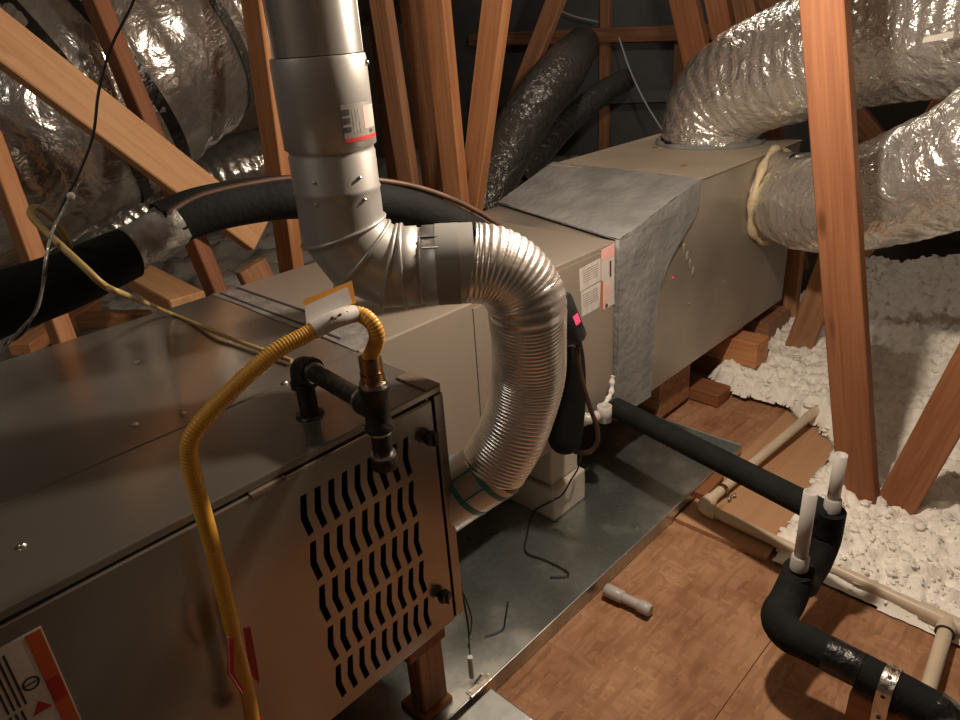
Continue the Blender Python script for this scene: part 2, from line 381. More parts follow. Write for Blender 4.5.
# ------------------------------------------------------------------ loose-fill insulation
def fbm(x, y, s, o=4):
    return noise.fractal(Vector((x*s, y*s, 3.7)), 1.0, 2.0, o)
def poly_in(x, y, P):
    c = False; j = len(P)-1
    for i in range(len(P)):
        if (P[i][1] > y) != (P[j][1] > y) and x < (P[j][0]-P[i][0])*(y-P[i][1])/(P[j][1]-P[i][1])+P[i][0]: c = not c
        j = i
    return c
def field(name, x0, x1, y0, y1, st, hfun, keep, mat, label, tufts=0, tr=(.006, .015)):
    nx = int((x1-x0)/st); ny = int((y1-y0)/st)
    vs = []; idx = {}
    m = MB(); ok = np.zeros((nx+1, ny+1), bool); hh = np.zeros((nx+1, ny+1))
    for i in range(nx+1):
        for j in range(ny+1):
            x = x0+i*st; y = y0+j*st
            if keep(x, y): ok[i, j] = True; hh[i, j] = hfun(x, y)
    dist = np.zeros((nx+1, ny+1)); cur = ok.copy(); cur[0, :] = cur[-1, :] = False; cur[:, 0] = cur[:, -1] = False
    for _ in range(9):
        dist += cur; e_ = cur.copy(); e_[1:] &= cur[:-1]; e_[:-1] &= cur[1:]; e_[:, 1:] &= cur[:, :-1]; e_[:, :-1] &= cur[:, 1:]; cur = e_
    if tufts: hh = .004+(hh-.004)*np.clip(dist/6., 0, 1)**.7
    for i in range(nx+1):
        for j in range(ny+1):
            if ok[i, j]:
                x = x0+i*st; y = y0+j*st
                edge = not (0 < i < nx and 0 < j < ny and ok[i-1, j] and ok[i+1, j] and ok[i, j-1] and ok[i, j+1])
                q = noise.noise_vector(Vector((x*60, y*60, 1)))*(st*.35)
                idx[i, j] = len(vs); vs.append((x+q.x, y+q.y, hh[i, j]))
    fs = [(idx[i, j], idx[i+1, j], idx[i+1, j+1], idx[i, j+1]) for i in range(nx) for j in range(ny)
          if ok[i, j] and ok[i+1, j] and ok[i+1, j+1] and ok[i, j+1]]
    m.add(vs, fs, True)
    for sub, cnt, tr_, amp in ((2, tufts, (.004, .0105), .7), (1, tufts*5, (.002, .005), .6)) if tufts else ():
        bm = bmesh.new(); bmesh.ops.create_icosphere(bm, subdivisions=sub, radius=1); bm.verts.index_update(); base = [v.co.copy() for v in bm.verts]
        bf = [tuple(v.index for v in f.verts) for f in bm.faces]; bm.free()
        rnd = random.Random(11+sub); k = 0
        while k < cnt:
            x = rnd.uniform(x0+.01, x1-.01); y = rnd.uniform(y0+.01, y1-.01)
            if rnd.random() > min(1, 1.1/max(.4, (x*x+y*y)/2.2)): continue
            k += 1
            i, j = int(round((x-x0)/st)), int(round((y-y0)/st))
            if dist[i, j] < 2: continue
            r = rnd.uniform(*tr_); z = hh[i, j]-r*.05; s3 = rnd.random()*50
            ax = (rnd.uniform(.9, 1.7), rnd.uniform(.9, 1.7), rnd.uniform(.35, .6))
            m.add([(x+b.x*r*ax[0]*f, y+b.y*r*ax[1]*f, z+b.z*r*ax[2]*f) for b in base for f in [1+amp*noise.noise(b*2.3+Vector((s3, s3, 0)))]], bf, True)
    return tag(m.build(name, mat, origin=(0, 0, 0)), label, 'insulation', kind='stuff')
EDGE = [(1.3, .50), (1.40, .49), (1.62, .505), (1.80, .515), (1.92, .53), (1.97, .57), (2.0, .66), (2.05, .74), (2.04, .86), (2.06, .95), (2.1, 1.05), (1.3, 1.05)]
def keep_r(x, y):
    q = .022*fbm(x, y, 14, 2)
    if x < 1.353+.012*max(0, min(1, (y-.05)/.3))+q*.1: return False
    if x < 1.40+q and .505 > y > .40: return y < .47
    return not poly_in(x+q*1.2, y+q*.6, EDGE)
def h_r(x, y):
    n1 = fbm(x, y, 4.0, 3); wx = x+.012*fbm(x, y, 22, 2); wy = y+.012*fbm(y, x, 22, 2)
    t_ = abs(fbm(wx, wy, 13, 3)); t2 = abs(fbm(wx, wy, 34, 3))
    h = .030+.020*n1+.034*(t_-.25)+.020*(t2-.25)+.008*fbm(x, y, 75, 3)
    h += .10*max(0, min(1, (x-1.75)/1.2))
    h += .20*max(0, min(1, (x-1.95)/.8))*max(0, min(1, (.75-y)/.5))
    h = min(h, .008+max(0, x-1.37)*.8+.02*t_) if x < 1.45 else h
    return max(h, .003)
field('loose_insulation', 1.36, 3.4, -.75, 1.02, .0065, h_r, keep_r, 'insulation', 'white fluffy loose-fill insulation heaped beside the decking boards', 1300)
def h_b(x, y): return .14+.16*max(0, min(1, (y-1.6)/.6))+.05*fbm(x, y, 3, 4)+.03*fbm(x, y, 14, 3)
field('loose_insulation', -1.2, 4.2, 1.64, 4.4, .03, h_b, lambda x, y: True, 'insulation_shaded', 'loose-fill insulation lying behind the furnace and ducts, its shade put into a grey colour')
field('loose_insulation', -1.2, 4.2, -1.9, .03, .03, lambda x, y: .03+.02*fbm(x, y, 6, 3), lambda x, y: x > 3.4 or (y < -.78 and x > 1.6), 'insulation', 'white loose-fill insulation beyond the rim of the decking')

# ================================================================== drain pan and what stands in it
x0, x1, y0, y1 = .20, 1.735, .716, 1.56
pan = thing('drain_pan', (1.2, 1.1, .001), 'galvanised sheet metal drain pan under the furnace and coil', 'pan')
MB().box((x0, y0, .002), (x1, y1, .004)).build('base', 'pan_metal', pan)
for a, b in (((x0, y0, .004), (x1, y0+.002, .038)), ((x0, y1-.002, .004), (x1, y1, .038)), ((x0, y0+.002, .004), (x0+.002, y1-.002, .038)), ((x1-.002, y0+.002, .004), (x1, y1-.002, .038))):
    MB().box(a, b).build('rim', 'pan_metal', pan)
MB().tube([(x0, y0+.002, .039), (x1, y0+.002, .039)], .0025, 8).tube([(x1-.002, y0, .039), (x1-.002, y1, .039)], .0025, 8).build('rolled_edge', 'galvanised', pan)
MB().box((.622, y0-.004, .003), (.685, y0-.0005, .046), .001).box((.622, y0-.004, .0455), (.685, y0+.012, .048), .001).build('rim_bracket', 'steel_zinc', pan)
tag(MB().box((.53, .60, .0), (.668, .706, .040), .004).build('sheet_metal_box', 'galvanised'), 'small grey sheet metal box on the decking outside the pan corner', 'box')

def foam(nm, parts, label):
    lo = parts[0][0]; t = thing(nm, (lo[0], lo[1], .0045), label, 'block', 'foam support blocks in the drain pan')
    for p, n_ in zip(parts, ('lower_block', 'upper_block')): MB().box(p[0], p[1], .006).build(n_, 'foam_block', t)
foam('foam_support', [((1.165, .945, .0045), (1.30, 1.16, .098)), ((1.178, .962, .0985), (1.29, 1.15, .2185))], 'beige stepped foam block under the coil, below the black line set loop')
foam('foam_support', [((.70, .955, .0045), (.835, 1.17, .098)), ((.70, .965, .0985), (.795, 1.16, .2185))], 'beige stepped foam block beside the end of the louvered door')
tag(MB().box((.90, 1.25, .0045), (1.02, 1.45, .2185), .006).build('foam_support', 'foam_block'), 'beige foam block in the shade at the back of the pan', 'block', 'foam support blocks in the drain pan')
# timber trestle under the furnace
t = thing('timber_stand', (.60, .80, .0045), 'rough brown timber trestle propping up the furnace by the door corner', 'stand')
beam('cap', (.575, .762, .194), (.575, 1.42, .194), 'lumber_red', .089, .05, (0, 0, 1), parent=t)
beam('leg', (.585, .79, .018), (.585, .79, .168), 'lumber_old', .06, .038, (0, -1, 0), parent=t)
beam('leg', (.585, 1.38, .005), (.585, 1.38, .168), 'lumber_old', .06, .038, (0, -1, 0), parent=t)
tag(beam('timber_runner', (-.5, 1.1, .1125), (.17, 1.1, .1125), 'lumber_old', .21, .089, (0, 1, 0)), 'dark timber runner in the shade beneath the furnace', 'beam')
MB().box((.545, .762, .0045), (.618, .83, .0175), .002).build('foot', 'lumber_red', t)

# ================================================================== furnace
FX0, FX1 = -.32, .650; YD, YC, YB = .740, .950, 1.465; ZB, ZT = .2195, .68
fu = thing('gas_furnace', (.15, 1.1, ZB), 'taupe metal gas furnace lying on its side with louvered door', 'furnace')
MB().box((FX0, YC, ZB), (FX1, YB, ZT), .003).build('cabinet', 'taupe_paint', fu)
v = MB()
v.box((FX0, YD+.004, ZT-.012), (FX1-.0005, YC-.0005, ZT), .002)          # top sheet with rolled lip
v.box((FX0, YD+.004, ZB), (FX1-.0005, YC-.0005, ZB+.004))
v.box((FX1-.019, YD+.001, ZB+.0045), (FX1-.0005, YC-.0005, ZT-.0125), .001)
v.box((FX0, YD+.004, ZB+.0045), (FX0+.004, YC-.0005, ZT-.0125))
v.build('vestibule', 'taupe_paint', fu)
MB().box((FX0+.01, YC-.03, ZB+.01), (FX1-.025, YC-.004, ZT-.016)).build('louver_backing', 'louver_shade', fu)  # near-black backing: shade inside the louvers put into its colour
# recessed rail above the doors
MB().box((FX0+.006, YD+.009, ZT-.030), (FX1-.022, YD+.02, ZT-.0125)).build('header_rail', 'taupe_paint', fu)
MB().box((FX1-.03, YD+.002, ZT+.0003), (FX1-.002, YD+.075, ZT+.004), .0015).build('end_lip', 'taupe_dark', fu)
# louvered burner door -------------------------------------------------
dx0, dx1, dz0, dz1 = FX0+.004, .6235, ZB+.003, ZT-.0185
def louver_door():
    lx0, px_, ncol = .3725, .02265, 9
    lz1, pz_, nrow = .632, .0782, 5
    lx1 = lx0+px_*ncol; lz0 = lz1-pz_*nrow
    m = MB(); th = .0035; yf = YD; yb = YD+th
    V = {}
    def vert(x, z, y):
        k = (round(x, 5), round(z, 5), round(y, 5))
        if k not in V: V[k] = len(m.v); m.v.append((x, y, z))
        return V[k]
    def face(ps, y):
        m.f.append(tuple(vert(x, z, y) for x, z in ps)); m.smooth.append(False)
    def side(a, b):
        m.f.append((vert(*a, yf), vert(*b, yf), vert(*b, yb), vert(*a, yb))); m.smooth.append(False)
    hw = .0054; shift = .0030; hz = .0335
    for r in range(nrow):
        for c in range(ncol):
            xa = lx0+px_*c; xb = xa+px_; zt = lz1-pz_*r; zb_ = zt-pz_; xm = (xa+xb)/2; zm = (zt+zb_)/2
            A = [(xm+shift-hw, zm+hz), (xm-shift-hw, zm), (xm+shift-hw, zm-hz)]; B = [(xm+shift+hw-.001, zm+hz), (xm-shift+hw, zm-.002), (xm+shift+hw-.001, zm-hz+.003)]
            L = [(xa, zt), (xa, zm), (xa, zb_)]; Rr = [(xb, zt), (xb, zm), (xb, zb_)]
            for y in (yf, yb):
                face([L[0], A[0], B[0], Rr[0]], y); face([L[2], Rr[2], B[2], A[2]], y)
                face([L[0], L[1], A[1], A[0]], y); face([L[1], L[2], A[2], A[1]], y)
                face([Rr[0], B[0], B[1], Rr[1]], y); face([Rr[1], B[1], B[2], Rr[2]], y)
            loop = A+B[::-1]
            for i in range(6): side(loop[i], loop[(i+1) % 6])
    # surround
    for (xa, xb, za, zb_) in ((dx0, lx0, lz0, lz1), (lx1, dx1, lz0, lz1), (dx0, dx1, lz1, dz1), (dx0, dx1, dz0, lz0)):
        m.box((xa, yf, za), (xb, yb, zb_))
    # folded edges of the door
    m.box((dx0, yb, dz1-.003), (dx1, YD+.012, dz1)); m.box((dx1-.003, yb, dz0), (dx1, YD+.012, dz1-.003))
    m.box((dx0, yb, dz0), (dx0+.003, YD+.012, dz1-.003)); m.box((dx0+.003, yb, dz0), (dx1-.003, YD+.012, dz0+.003))
    # top bead
    m.tube([(dx0, YD+.003, dz1+.0005), (dx1, YD+.003, dz1+.0005)], .0035, 8)
    return m
ld = louver_door().build('louvered_door', 'taupe_paint', fu)
for px, py in ((432, 439), (445, 597)):
    p = PY(YD-.012, px, py); p.y = YD; k = MB()
    k.tube([p+Vector((0, 0, 0)), p+Vector((0, -.006, 0)), p+Vector((0, -.007, 0)), p+Vector((0, -.015, 0)), p+Vector((0, -.017, 0))], [.008, .008, .0125, .0125, .010], 18)
    k.box((p.x-.0015, YD-.021, p.z-.011), (p.x+.0015, YD-.0165, p.z+.011), .0005)
    k.build('knob', 'black_plastic', ld)
bd = ld
MB().box((.315, YD-.002, dz1-.002), (.368, YD+.006, dz1+.006), .002).build('door_catch', 'taupe_dark', fu)
# warning label on the door
yl = YD-.0012
lt = MB(); lt.box((-.16, yl, .47), (.067, YD-.0001, .6435)); lab = lt.build('warning_label', 'paper', bd)
def strip(x0, x1, z0, z1, mat, nm, par, y=yl): return MB().box((x0, y-.0007, z0), (x1, y-.0001, z1)).build(nm, mat, par)
strip(.051, .0655, .47, .642, 'orange_print', 'orange_band', lab)
strip(.052, .0645, .548, .578, 'red_print', 'band_caption', lab, yl-.0008)
for i in range(4): strip(.0275-i*.0055, .0297-i*.0055, .565, .634, 'ink', 'text_line', lab)
for i in range(6): strip(.0215-i*.0055, .0237-i*.0055, .475, .560, 'ink', 'text_line', lab)
def disc_ring(c, ro, ri, mat, nm, par):
    m = MB(); n = 20; vs = []
    for r in (ro, ri):
        for k in range(n): a = 2*math.pi*k/n; vs.append((c[0]+r*math.cos(a), yl-.0006, c[1]+r*math.sin(a)))
    m.add(vs, [(k, (k+1) % n, n+(k+1) % n, n+k) for k in range(n)]); m.box((c[0]-ri, yl-.0007, c[1]-.0009), (c[0]+ri, yl-.0005, c[1]+.0009)); return m.build(nm, mat, par)
disc_ring((.0395, .5855), .0085, .0062, 'ink', 'prohibition_sign', lab)
MB().plate([(.030, yl-.0002, .545), (.048, yl-.0002, .545), (.039, yl-.0002, .560)], (0, -1, 0), .0005).build('hazard_triangle', 'red_print', lab)
# screws on the top and grommet
for px, py in ((137, 362), (285, 383), (183, 414), (22, 546), (135, 425)):
    p = PZ(ZT, px, py); MB().tube([p, p+Vector((0, 0, .002)), p+Vector((0, 0, .0035))], [.0055, .005, .003], 10).build('screw', 'steel_zinc', fu)
for i, (bx0, bx1) in enumerate(((-.02, .02),)):
    pass
# foil tape across the seam to the coil
def draped(pts, z, mat, nm, par):
    m = MB(); m.plate([(x, y, z) for x, y in pts], (0, 0, 1), .0012); return m.build(nm, mat, par)
draped([(.648, .955), (.652, 1.05), (.647, 1.2), (.650, 1.33), (.647, 1.464), (.712, 1.464), (.708, 1.35), (.715, 1.2), (.722, 1.08), (.735, 1.0), (.728, .955)], ZT+.0002, 'tape_foil', 'seam_tape', fu)
draped([(.700, 1.452), (.706, 1.452), (.712, 1.07), (.707, 1.07)], ZT+.0016, 'ink', 'tape_edge', fu)
draped([(.660, 1.452), (.664, 1.452), (.667, 1.02), (.662, 1.02)], ZT+.0016, 'ink', 'tape_edge', fu)

# ================================================================== coil cabinet
CX0, CX1 = .6525, 1.432
cc = thing('coil_cabinet', (1.05, 1.2, ZB), 'tan metal evaporator coil cabinet with white and pink paper labels', 'cabinet')
MB().box((CX0, YC, ZB), (CX1, YB, ZT), .003).build('case', 'coil_paint', cc)
MB().box((CX0+.28, YC-.0022, ZB+.02), (CX1-.012, YC-.0004, ZT-.012), .0006).build('access_panel', 'coil_paint', cc)
yp = YC-.0024
def paper(px, mat, nm, par, th=.0006, off=0.):
    return MB().plate([PY(yp-off, *p) for p in px], (0, -1, 0), th).build(nm, mat, par)
pa = paper([(579, 269.5), (600.3, 258), (600.6, 280), (580, 292)], 'paper_dim', 'label_sheet', cc)
pb = paper([(580.6, 293), (600.6, 281.5), (599.5, 307), (581.5, 317)], 'paper_dim', 'label_sheet', cc)
pc = paper([(601.3, 250), (614.2, 243), (614.2, 304), (601, 311)], 'paper_dim', 'label_sheet', cc)
paper([(601.6, 250), (614.1, 243.3), (614.1, 255.3), (602, 261)], 'pink_print', 'pink_header', pc, .0005, .0007)
paper([(601.2, 281), (602.9, 280.2), (602.9, 310), (601.2, 311)], 'orange_print', 'orange_strip', pc, .0005, .0007)
paper([(609.6, 261), (611.2, 260.2), (611.2, 276), (609.6, 277)], 'ink', 'barcode', pc, .0004, .0007)
for k in range(4):
    paper([(604.5+k*1.6, 285-k*.8), (605.2+k*1.6, 284.7-k*.8), (605.2+k*1.6, 301-k*.8), (604.5+k*1.6, 301.4-k*.8)], 'pink_print', 'text_line', pc, .0004, .0007)
for sheet, yo in ((pa, 0), (pb, 24)):
    for k in range(6):
        y_ = 271+yo+k*2.3
        paper([(583+.1*k, y_), (598, y_-8), (598, y_-7.3), (583, y_+.7)], 'paper_print', 'text_line', sheet, .0004, .0007)
p = PY(yp-.0008, 606.5, 305.5); MB().tube([p, p+Vector((0, -.001, 0))], .005, 12).build('screw', 'ink', cc)

# ================================================================== supply plenum
SX1 = 2.52; SZB, SZT = .187, .752
sp = thing('supply_plenum', (2.0, 1.2, SZB), 'tan sheet metal supply plenum box with grey mastic smeared over its joint', 'plenum')
MB().plate([(1.602, YC, SZB), (SX1, YC, SZB), (SX1, YC, SZT-.004), (1.835, YC, SZT-.006), (1.602, YC, ZT-.006)], (0, 1, 0), YB-YC).build('box', 'plenum_metal', sp)
MB().box((1.835, YC-.004, SZT-.0035), (SX1+.004, YB+.004, SZT), .0015).build('top_panel', 'plenum_top', sp)
# grey transition hood, skewed, wrapped in mastic
def grid_quad(a, b, c, d, nu, nv, amp, nrm, m):
    a, b, c, d = map(Vector, (a, b, c, d)); nrm = Vector(nrm); vs = []
    for i in range(nu+1):
        for j in range(nv+1):
            u, v_ = i/nu, j/nv; p = (a*(1-u)+b*u)*(1-v_)+(d*(1-u)+c*u)*v_
            vs.append(p+nrm*amp*noise.fractal(p*14, 1, 2, 3))
    k = nv+1
    m.add(vs, [(i*k+j, (i+1)*k+j, (i+1)*k+j+1, i*k+j+1) for i in range(nu) for j in range(nv)], True)
tr = MB()
A0 = Vector((1.430, YC-.012, ZT+.004)); A1 = Vector((1.585, YB+.008, ZT+.004)); B0 = Vector((1.822, YC-.012, SZT+.004)); B1 = Vector((1.86, YB+.012, SZT+.004))
grid_quad(A0, B0, B1, A1, 26, 26, .004, (0, 0, 1), tr)
lowA = Vector((1.428, YC-.012, SZB-.003)); lowB = Vector((1.602, YC-.012, SZB-.003))
# side: strip along the joint that flares to the hood's upper corner
prof = [(SZB-.003, 1.430, 1.602), (.30, 1.430, 1.604), (.42, 1.430, 1.612), (.50, 1.430, 1.630), (.56, 1.430, 1.668), (.61, 1.430, 1.728), (.65, 1.430, 1.788), (.684, 1.430, 1.818)]
vs = []; nn = 14
for z, xa, xb in prof:
    for k in range(nn+1):
        x = xa+(xb-xa)*k/nn; yy = YC-.012-.004*noise.fractal(Vector((x*16, z*16, 2)), 1, 2, 3)
        vs.append((x, yy, z))
tr.add(vs, [(i*(nn+1)+k, i*(nn+1)+k+1, (i+1)*(nn+1)+k+1, (i+1)*(nn+1)+k) for i in range(len(prof)-1) for k in range(nn)], True)
# triangle between strip head and hood slope
hz = [Vector((1.430+(1.818-1.430)*k/nn, YC-.012, .684)) for k in range(nn+1)]; hs_ = [A0.lerp(B0, k/nn) for k in range(nn+1)]
tr.add(hz+hs_, [(k, k+1, nn+1+k+1, nn+1+k) for k in range(nn)], True)
# returns so that it is solid
rim = [Vector((xb, YC-.012, z)) for z, xa, xb in prof]+[B0]; rim2 = [Vector((q.x, YC-.0005, q.z)) for q in rim]
tr.add(rim+rim2, [(k, k+1, len(rim)+k+1, len(rim)+k) for k in range(len(rim)-1)], True)
rim = [Vector((1.430, YC-.012, z)) for z, _, _ in prof]+[A0]; rim2 = [Vector((q.x, YC-.0005, q.z)) for q in rim]
tr.add(rim+rim2, [(k, k+1, len(rim)+k+1, len(rim)+k) for k in range(len(rim)-1)], True)
tr.quad(B0, B1, B1-Vector((0, 0, .02)), B0-Vector((0, 0, .02))); tr.quad(A1, B1, B1-Vector((0, 0, .1)), A1-Vector((0, 0, .1)))
tr.quad(A0, A1, A1-Vector((0, 0, .0035)), A0-Vector((0, 0, .0035)))
tr.build('mastic_hood', 'mastic', sp)
MB().box((1.434, YC+.002, SZB+.002), (1.602, YB-.002, ZT-.006)).build('throat', 'plenum_metal', sp)
for px, py, mt in ((673, 278, 'pink_hot'), (724, 281, 'steel_zinc'), (689, 304, 'mastic')):
    q = PY(YC, px, py); MB().ball(q, .007, 2, (1, .35, .7)).build('screw' if mt != 'mastic' else 'mastic_blob', mt, sp)
for i in range(5):
    q = Vector((1.75+.02*i, YC-.001, .60-.028*i)); MB().ball(q, .012, 2, (.7, .2, 1.5)).build('mastic_blob', 'plenum_metal' if i % 2 else 'mastic', sp)
for px, py in ((655, 148), (684, 166)): MB().ball(PZ(SZT, px, py), .011, 2, (1, 1, .35)).build('mastic_blob', 'lumber_red', sp)
# take-off collar with cream sealant
cy = Vector((2.30, YC, .612))
cm = MB(); n = 48
cm.tube([cy+Vector((0, .0, 0)), cy+Vector((0, -.03, 0)), cy+Vector((0, -.07, 0))], [.142, .137, .135], n, cap=False, wob=lambda i, a, L: 1+.02*math.sin(5*a+i))
cm.build('takeoff_collar', 'plenum_metal', sp)
path = [cy+Vector((.145*math.cos(a), -.012-.004*math.sin(3*a), .145*math.sin(a))) for a in np.linspace(0, 2*math.pi, 61)]
MB().tube(path, [.011+.004*math.sin(7*i*.13) for i in range(61)], 10, cap=False).build('sealant_bead', 'mastic_cream', sp)
cz = Vector((2.40, 1.215, SZT))
path = [cz+Vector((.175*math.cos(a), .175*math.sin(a), .004)) for a in np.linspace(0, 2*math.pi, 61)]
MB().tube(path, [.009+.003*math.sin(9*i*.13) for i in range(61)], 10, cap=False).build('sealant_bead', 'mastic', sp)

# timber pieces under the plenum
def block(a, b, label, mat='lumber_red', w_=.089, t=.038, face=(0, 0, 1)):
    return beam('timber_block', a, b, mat, w_, t, face, label, 'timber')
block((2.20, .872, .1135), (2.20, 1.55, .1135), 'reddish timber bearer whose end sticks out from beneath the plenum', 'lumber', .089, .089, (1, 0, 0))
block((2.20, .955, .0345), (2.20, 1.5, .0345), 'dark timber laid flat below the protruding bearer', 'lumber_old', .066, .089, (1, 0, 0))
block((2.00, .90, .023), (2.00, 1.45, .023), 'short timber offcut on the decking at the insulation edge', 'lumber_red', .089, .044, (0, 0, 1))
block((1.84, .99, .094), (1.84, 1.5, .094), 'timber post block carrying the near end of the plenum', 'lumber_old', .15, .185, (1, 0, 0))
block((2.20, .965, .1715), (2.20, 1.5, .1715), 'thin dark shim between bearer and plenum', 'lumber_old', .089, .026)
block((2.47, .93, .094), (2.47, 1.5, .094), 'timber block under the far end of the plenum', 'lumber_old', .1, .183, (1, 0, 0))

# ================================================================== vent (flue) pipe
AX, AY = .572, .827
fv = thing('vent_pipe', (AX, AY, .40), 'grey metal flue pipe with jointed elbow and silver flexible aluminium hose', 'pipe')
RV = .0585
MB().tube([(AX, AY, z) for z in (1.155, 1.3, 1.6, 2.2)], .0560, 40).tube([(AX, AY, z) for z in (1.150, 1.154)], .0575, 40).build('upper_pipe', 'vent_shiny', fv)
MB().tube([(AX+.0565*math.cos(-.55), AY+.0565*math.sin(-.55), z) for z in (1.155, 2.2)], .0016, 6).build('seam', 'vent_metal', fv)
prof = [(1.1535, .0595), (1.148, .0605), (1.044, .0605), (1.042, .0565), (1.037, .0560), (1.034, .0575), (.990, .0575), (.987, .0590), (.984, .0575), (.972, .0575)]
grey = MB().tube([(AX, AY, z) for z, _ in prof], [r for _, r in prof], 44).build('pipe_section', 'vent_metal', fv)
def bead(c, ax, r, rr=.0028):
    ax = Vector(ax).normalized(); u = ax.orthogonal().normalized(); w_ = ax.cross(u); c = Vector(c)
    return [c+(u*math.cos(a)+w_*math.sin(a))*r for a in np.linspace(0, 2*math.pi, 49)], rr
H1 = PT(1.03, 470, 263)                                   # where the flexible hose starts
ZJ = .952; hz_ = H1.z+.004
dirh = Vector((H1.x-AX, H1.y-AY, 0)); LH = dirh.length; dirh.normalize()
dirf = (dirh*.995+Vector((0, 0, -.02))).normalized()
# four-gore elbow
corner = Vector((AX, AY, hz_)); rb = .078
e0 = Vector((AX, AY, hz_+rb)); e3 = corner+dirf*rb; bc = corner+dirf*rb+Vector((0, 0, rb))
def arcpt(th, k=1.): return bc+(-dirf*math.cos(th)-Vector((0, 0, 1))*math.sin(th))*rb*k
def arctan_(th): return (dirf*math.sin(th)-Vector((0, 0, 1))*math.cos(th))
sm = [math.radians(a) for a in (15, 45, 75)]
joints = [Vector((AX, AY, .973))]+[arcpt(a, 1/math.cos(math.radians(15))) for a in sm]+[e3]
axs = [Vector((0, 0, -1))]+[arctan_(a) for a in sm]+[dirf]
def gore(a, na, b, nb, r0, r1, nm, n=44):
    """cylinder piece between two mitre planes"""
    m = MB(); d = (b-a).normalized(); u = d.orthogonal().normalized(); w_ = d.cross(u); vs = []
    for c, nr, r in ((a, na, r0), (b, nb, r1)):
        nr = nr.normalized()
        for k in range(n):
            g = 2*math.pi*k/n; q = c+(u*math.cos(g)+w_*math.sin(g))*r
            q = q+d*((c-q).dot(nr)/d.dot(nr)); vs.append(q)
    m.add(vs, [(k, (k+1) % n, n+(k+1) % n, n+k) for k in range(n)], True)
    # rolled bead at the far joint
    ring = [a2+(a2-b).normalized()*.0015 for a2 in vs[n:]]; m.tube(ring+ring[:2], .0027, 8, cap=False)
    return m.build(nm, 'vent_metal', fv)
for i in range(4):
    gore(joints[i], axs[i], joints[i+1], axs[i+1], .0575, .0575, 'elbow_gore')
g = fv.children
# straight connector after the elbow
def cyl_along(a, d, L0, L1, r, nm, mat, n=40):
    return MB().tube([a+d*L0, a+d*((L0+L1)/2), a+d*L1], r, n).build(nm, mat, fv)
Ls = (H1-e3).length
dd = (H1-e3).normalized()
MB().tube([e3, e3+dd*Ls*.22, e3+dd*Ls*.221, e3+dd*Ls*.30, e3+dd*Ls*.301, e3+dd*Ls*.62], [.0565, .0565, .054, .054, .0565, .057], 40).build('connector', 'vent_metal', fv)
cyl_along(e3, dd, Ls*.50, Ls*.84, .0580, 'tape_band', 'vent_tape')
cyl_along(e3, dd, Ls*.80, Ls*1.06, .0575, 'hose_collar', 'vent_metal')
side = dd.cross(Vector((0, 0, 1))).normalized()
for L0, L1, da, mt in ((.30, .55, -.35, 'ink'), (.32, .56, -.05, 'paper')):
    q = Vector((0, 0, 1))*math.cos(da+.9)-side*(-math.sin(da+.9))
    MB().tube([e3+dd*Ls*L0+q*.0573, e3+dd*Ls*L1+q*.0573], .0011, 6).build('print_line', mt, fv)
# flexible aluminium hose
flex_pts = [H1+dd*(.08*math.sin(a))-Vector((0, 0, .08*(1-math.cos(a)))) for a in np.radians((0, 22.5, 45, 67.5, 90))]+[PT(1.145, 528, 375), PT(1.185, 514, 428), PT(1.215, 493, 468)]
fp = smooth_path(flex_pts, .0017)
rnd = random.Random(3); ph = [rnd.random()*6 for _ in range(6)]
def flexwob(i, a, L):
    k = (i % 4)
    return (1.0, 1.016, 1.0, .978)[k]+.012*math.sin(3*a+ph[0]+L*20)+.010*math.sin(2*a+L*43+ph[1])
MB().tube(fp, .0575, 56, cap=False, wob=flexwob).build('flexible_hose', 'flex_aluminium', fv)
# lower adaptor from the furnace outlet
OUT = Vector((FX1+.001, .815, .405)); a1 = flex_pts[-1]; da = (a1-OUT).normalized(); La = (a1-OUT).length
ad = MB().tube([OUT, OUT+da*La*.5, a1+da*.012], [.0575, .056, .056], 40).build('outlet_adaptor', 'clear_label', fv)
for L0, w_ in ((.60, .010), (.93, .009)):
    c = OUT+da*La*L0; MB().tube([c, c+da*w_], .0572, 40).build('teal_band', 'teal_print', ad)
sd = (-(a1-Vector(EYE)).normalized()); sd = (sd-da*sd.dot(da)).normalized(); up = da.cross(sd)
for k, L0 in ((.35, .62), (-.35, .62)):
    q = (sd*math.cos(k)+up*math.sin(k)); MB().tube([OUT+da*La*L0+q*.0563, OUT+da*La*.95+q*.0563], .002, 6).build('teal_strip', 'teal_print', ad)
q = (sd*math.cos(.2)+up*math.sin(.2)); MB().tube([OUT+da*La*.42+q*.0563, OUT+da*La*.48+q*.0563], .003, 6).build('red_mark', 'red_print', ad)
# product label on the grey section: curved sheet
def curved(nm, a0, a1, z0, z1, mat, par, r=.0609):
    n = 10; vs = []
    for z in (z0, z1):
        for k in range(n+1):
            a = a0+(a1-a0)*k/n; vs.append((AX+r*math.cos(a), AY+r*math.sin(a), z))
    vs2 = [(AX+(x-AX)*1.004, AY+(y-AY)*1.004, z) for x, y, z in vs]
    return MB().add(vs2, [(k, k+1, n+1+k+1, n+1+k) for k in range(n)], True).build(nm, mat, par)
c0 = math.atan2(-AY, -AX)     # towards the camera
lb = curved('product_label', c0+.30, c0+1.35, 1.052, 1.098, 'clear_label', grey)
curved('pink_panel', c0+.85, c0+1.32, 1.066, 1.093, 'pink_print', lb, .0611)
curved('red_bar', c0+.32, c0+1.35, 1.0525, 1.0575, 'red_print', lb, .0612)
for i, (z0, z1) in enumerate(((1.085, 1.092), (1.075, 1.082), (1.065, 1.071))): curved('print_block', c0+.32, c0+.48, z0, z1, 'ink', lb, .0611)
for i in range(3): curved('text_line', c0+.54+i*.08, c0+.57+i*.08, 1.062, 1.091, 'paper_print', lb, .0611)
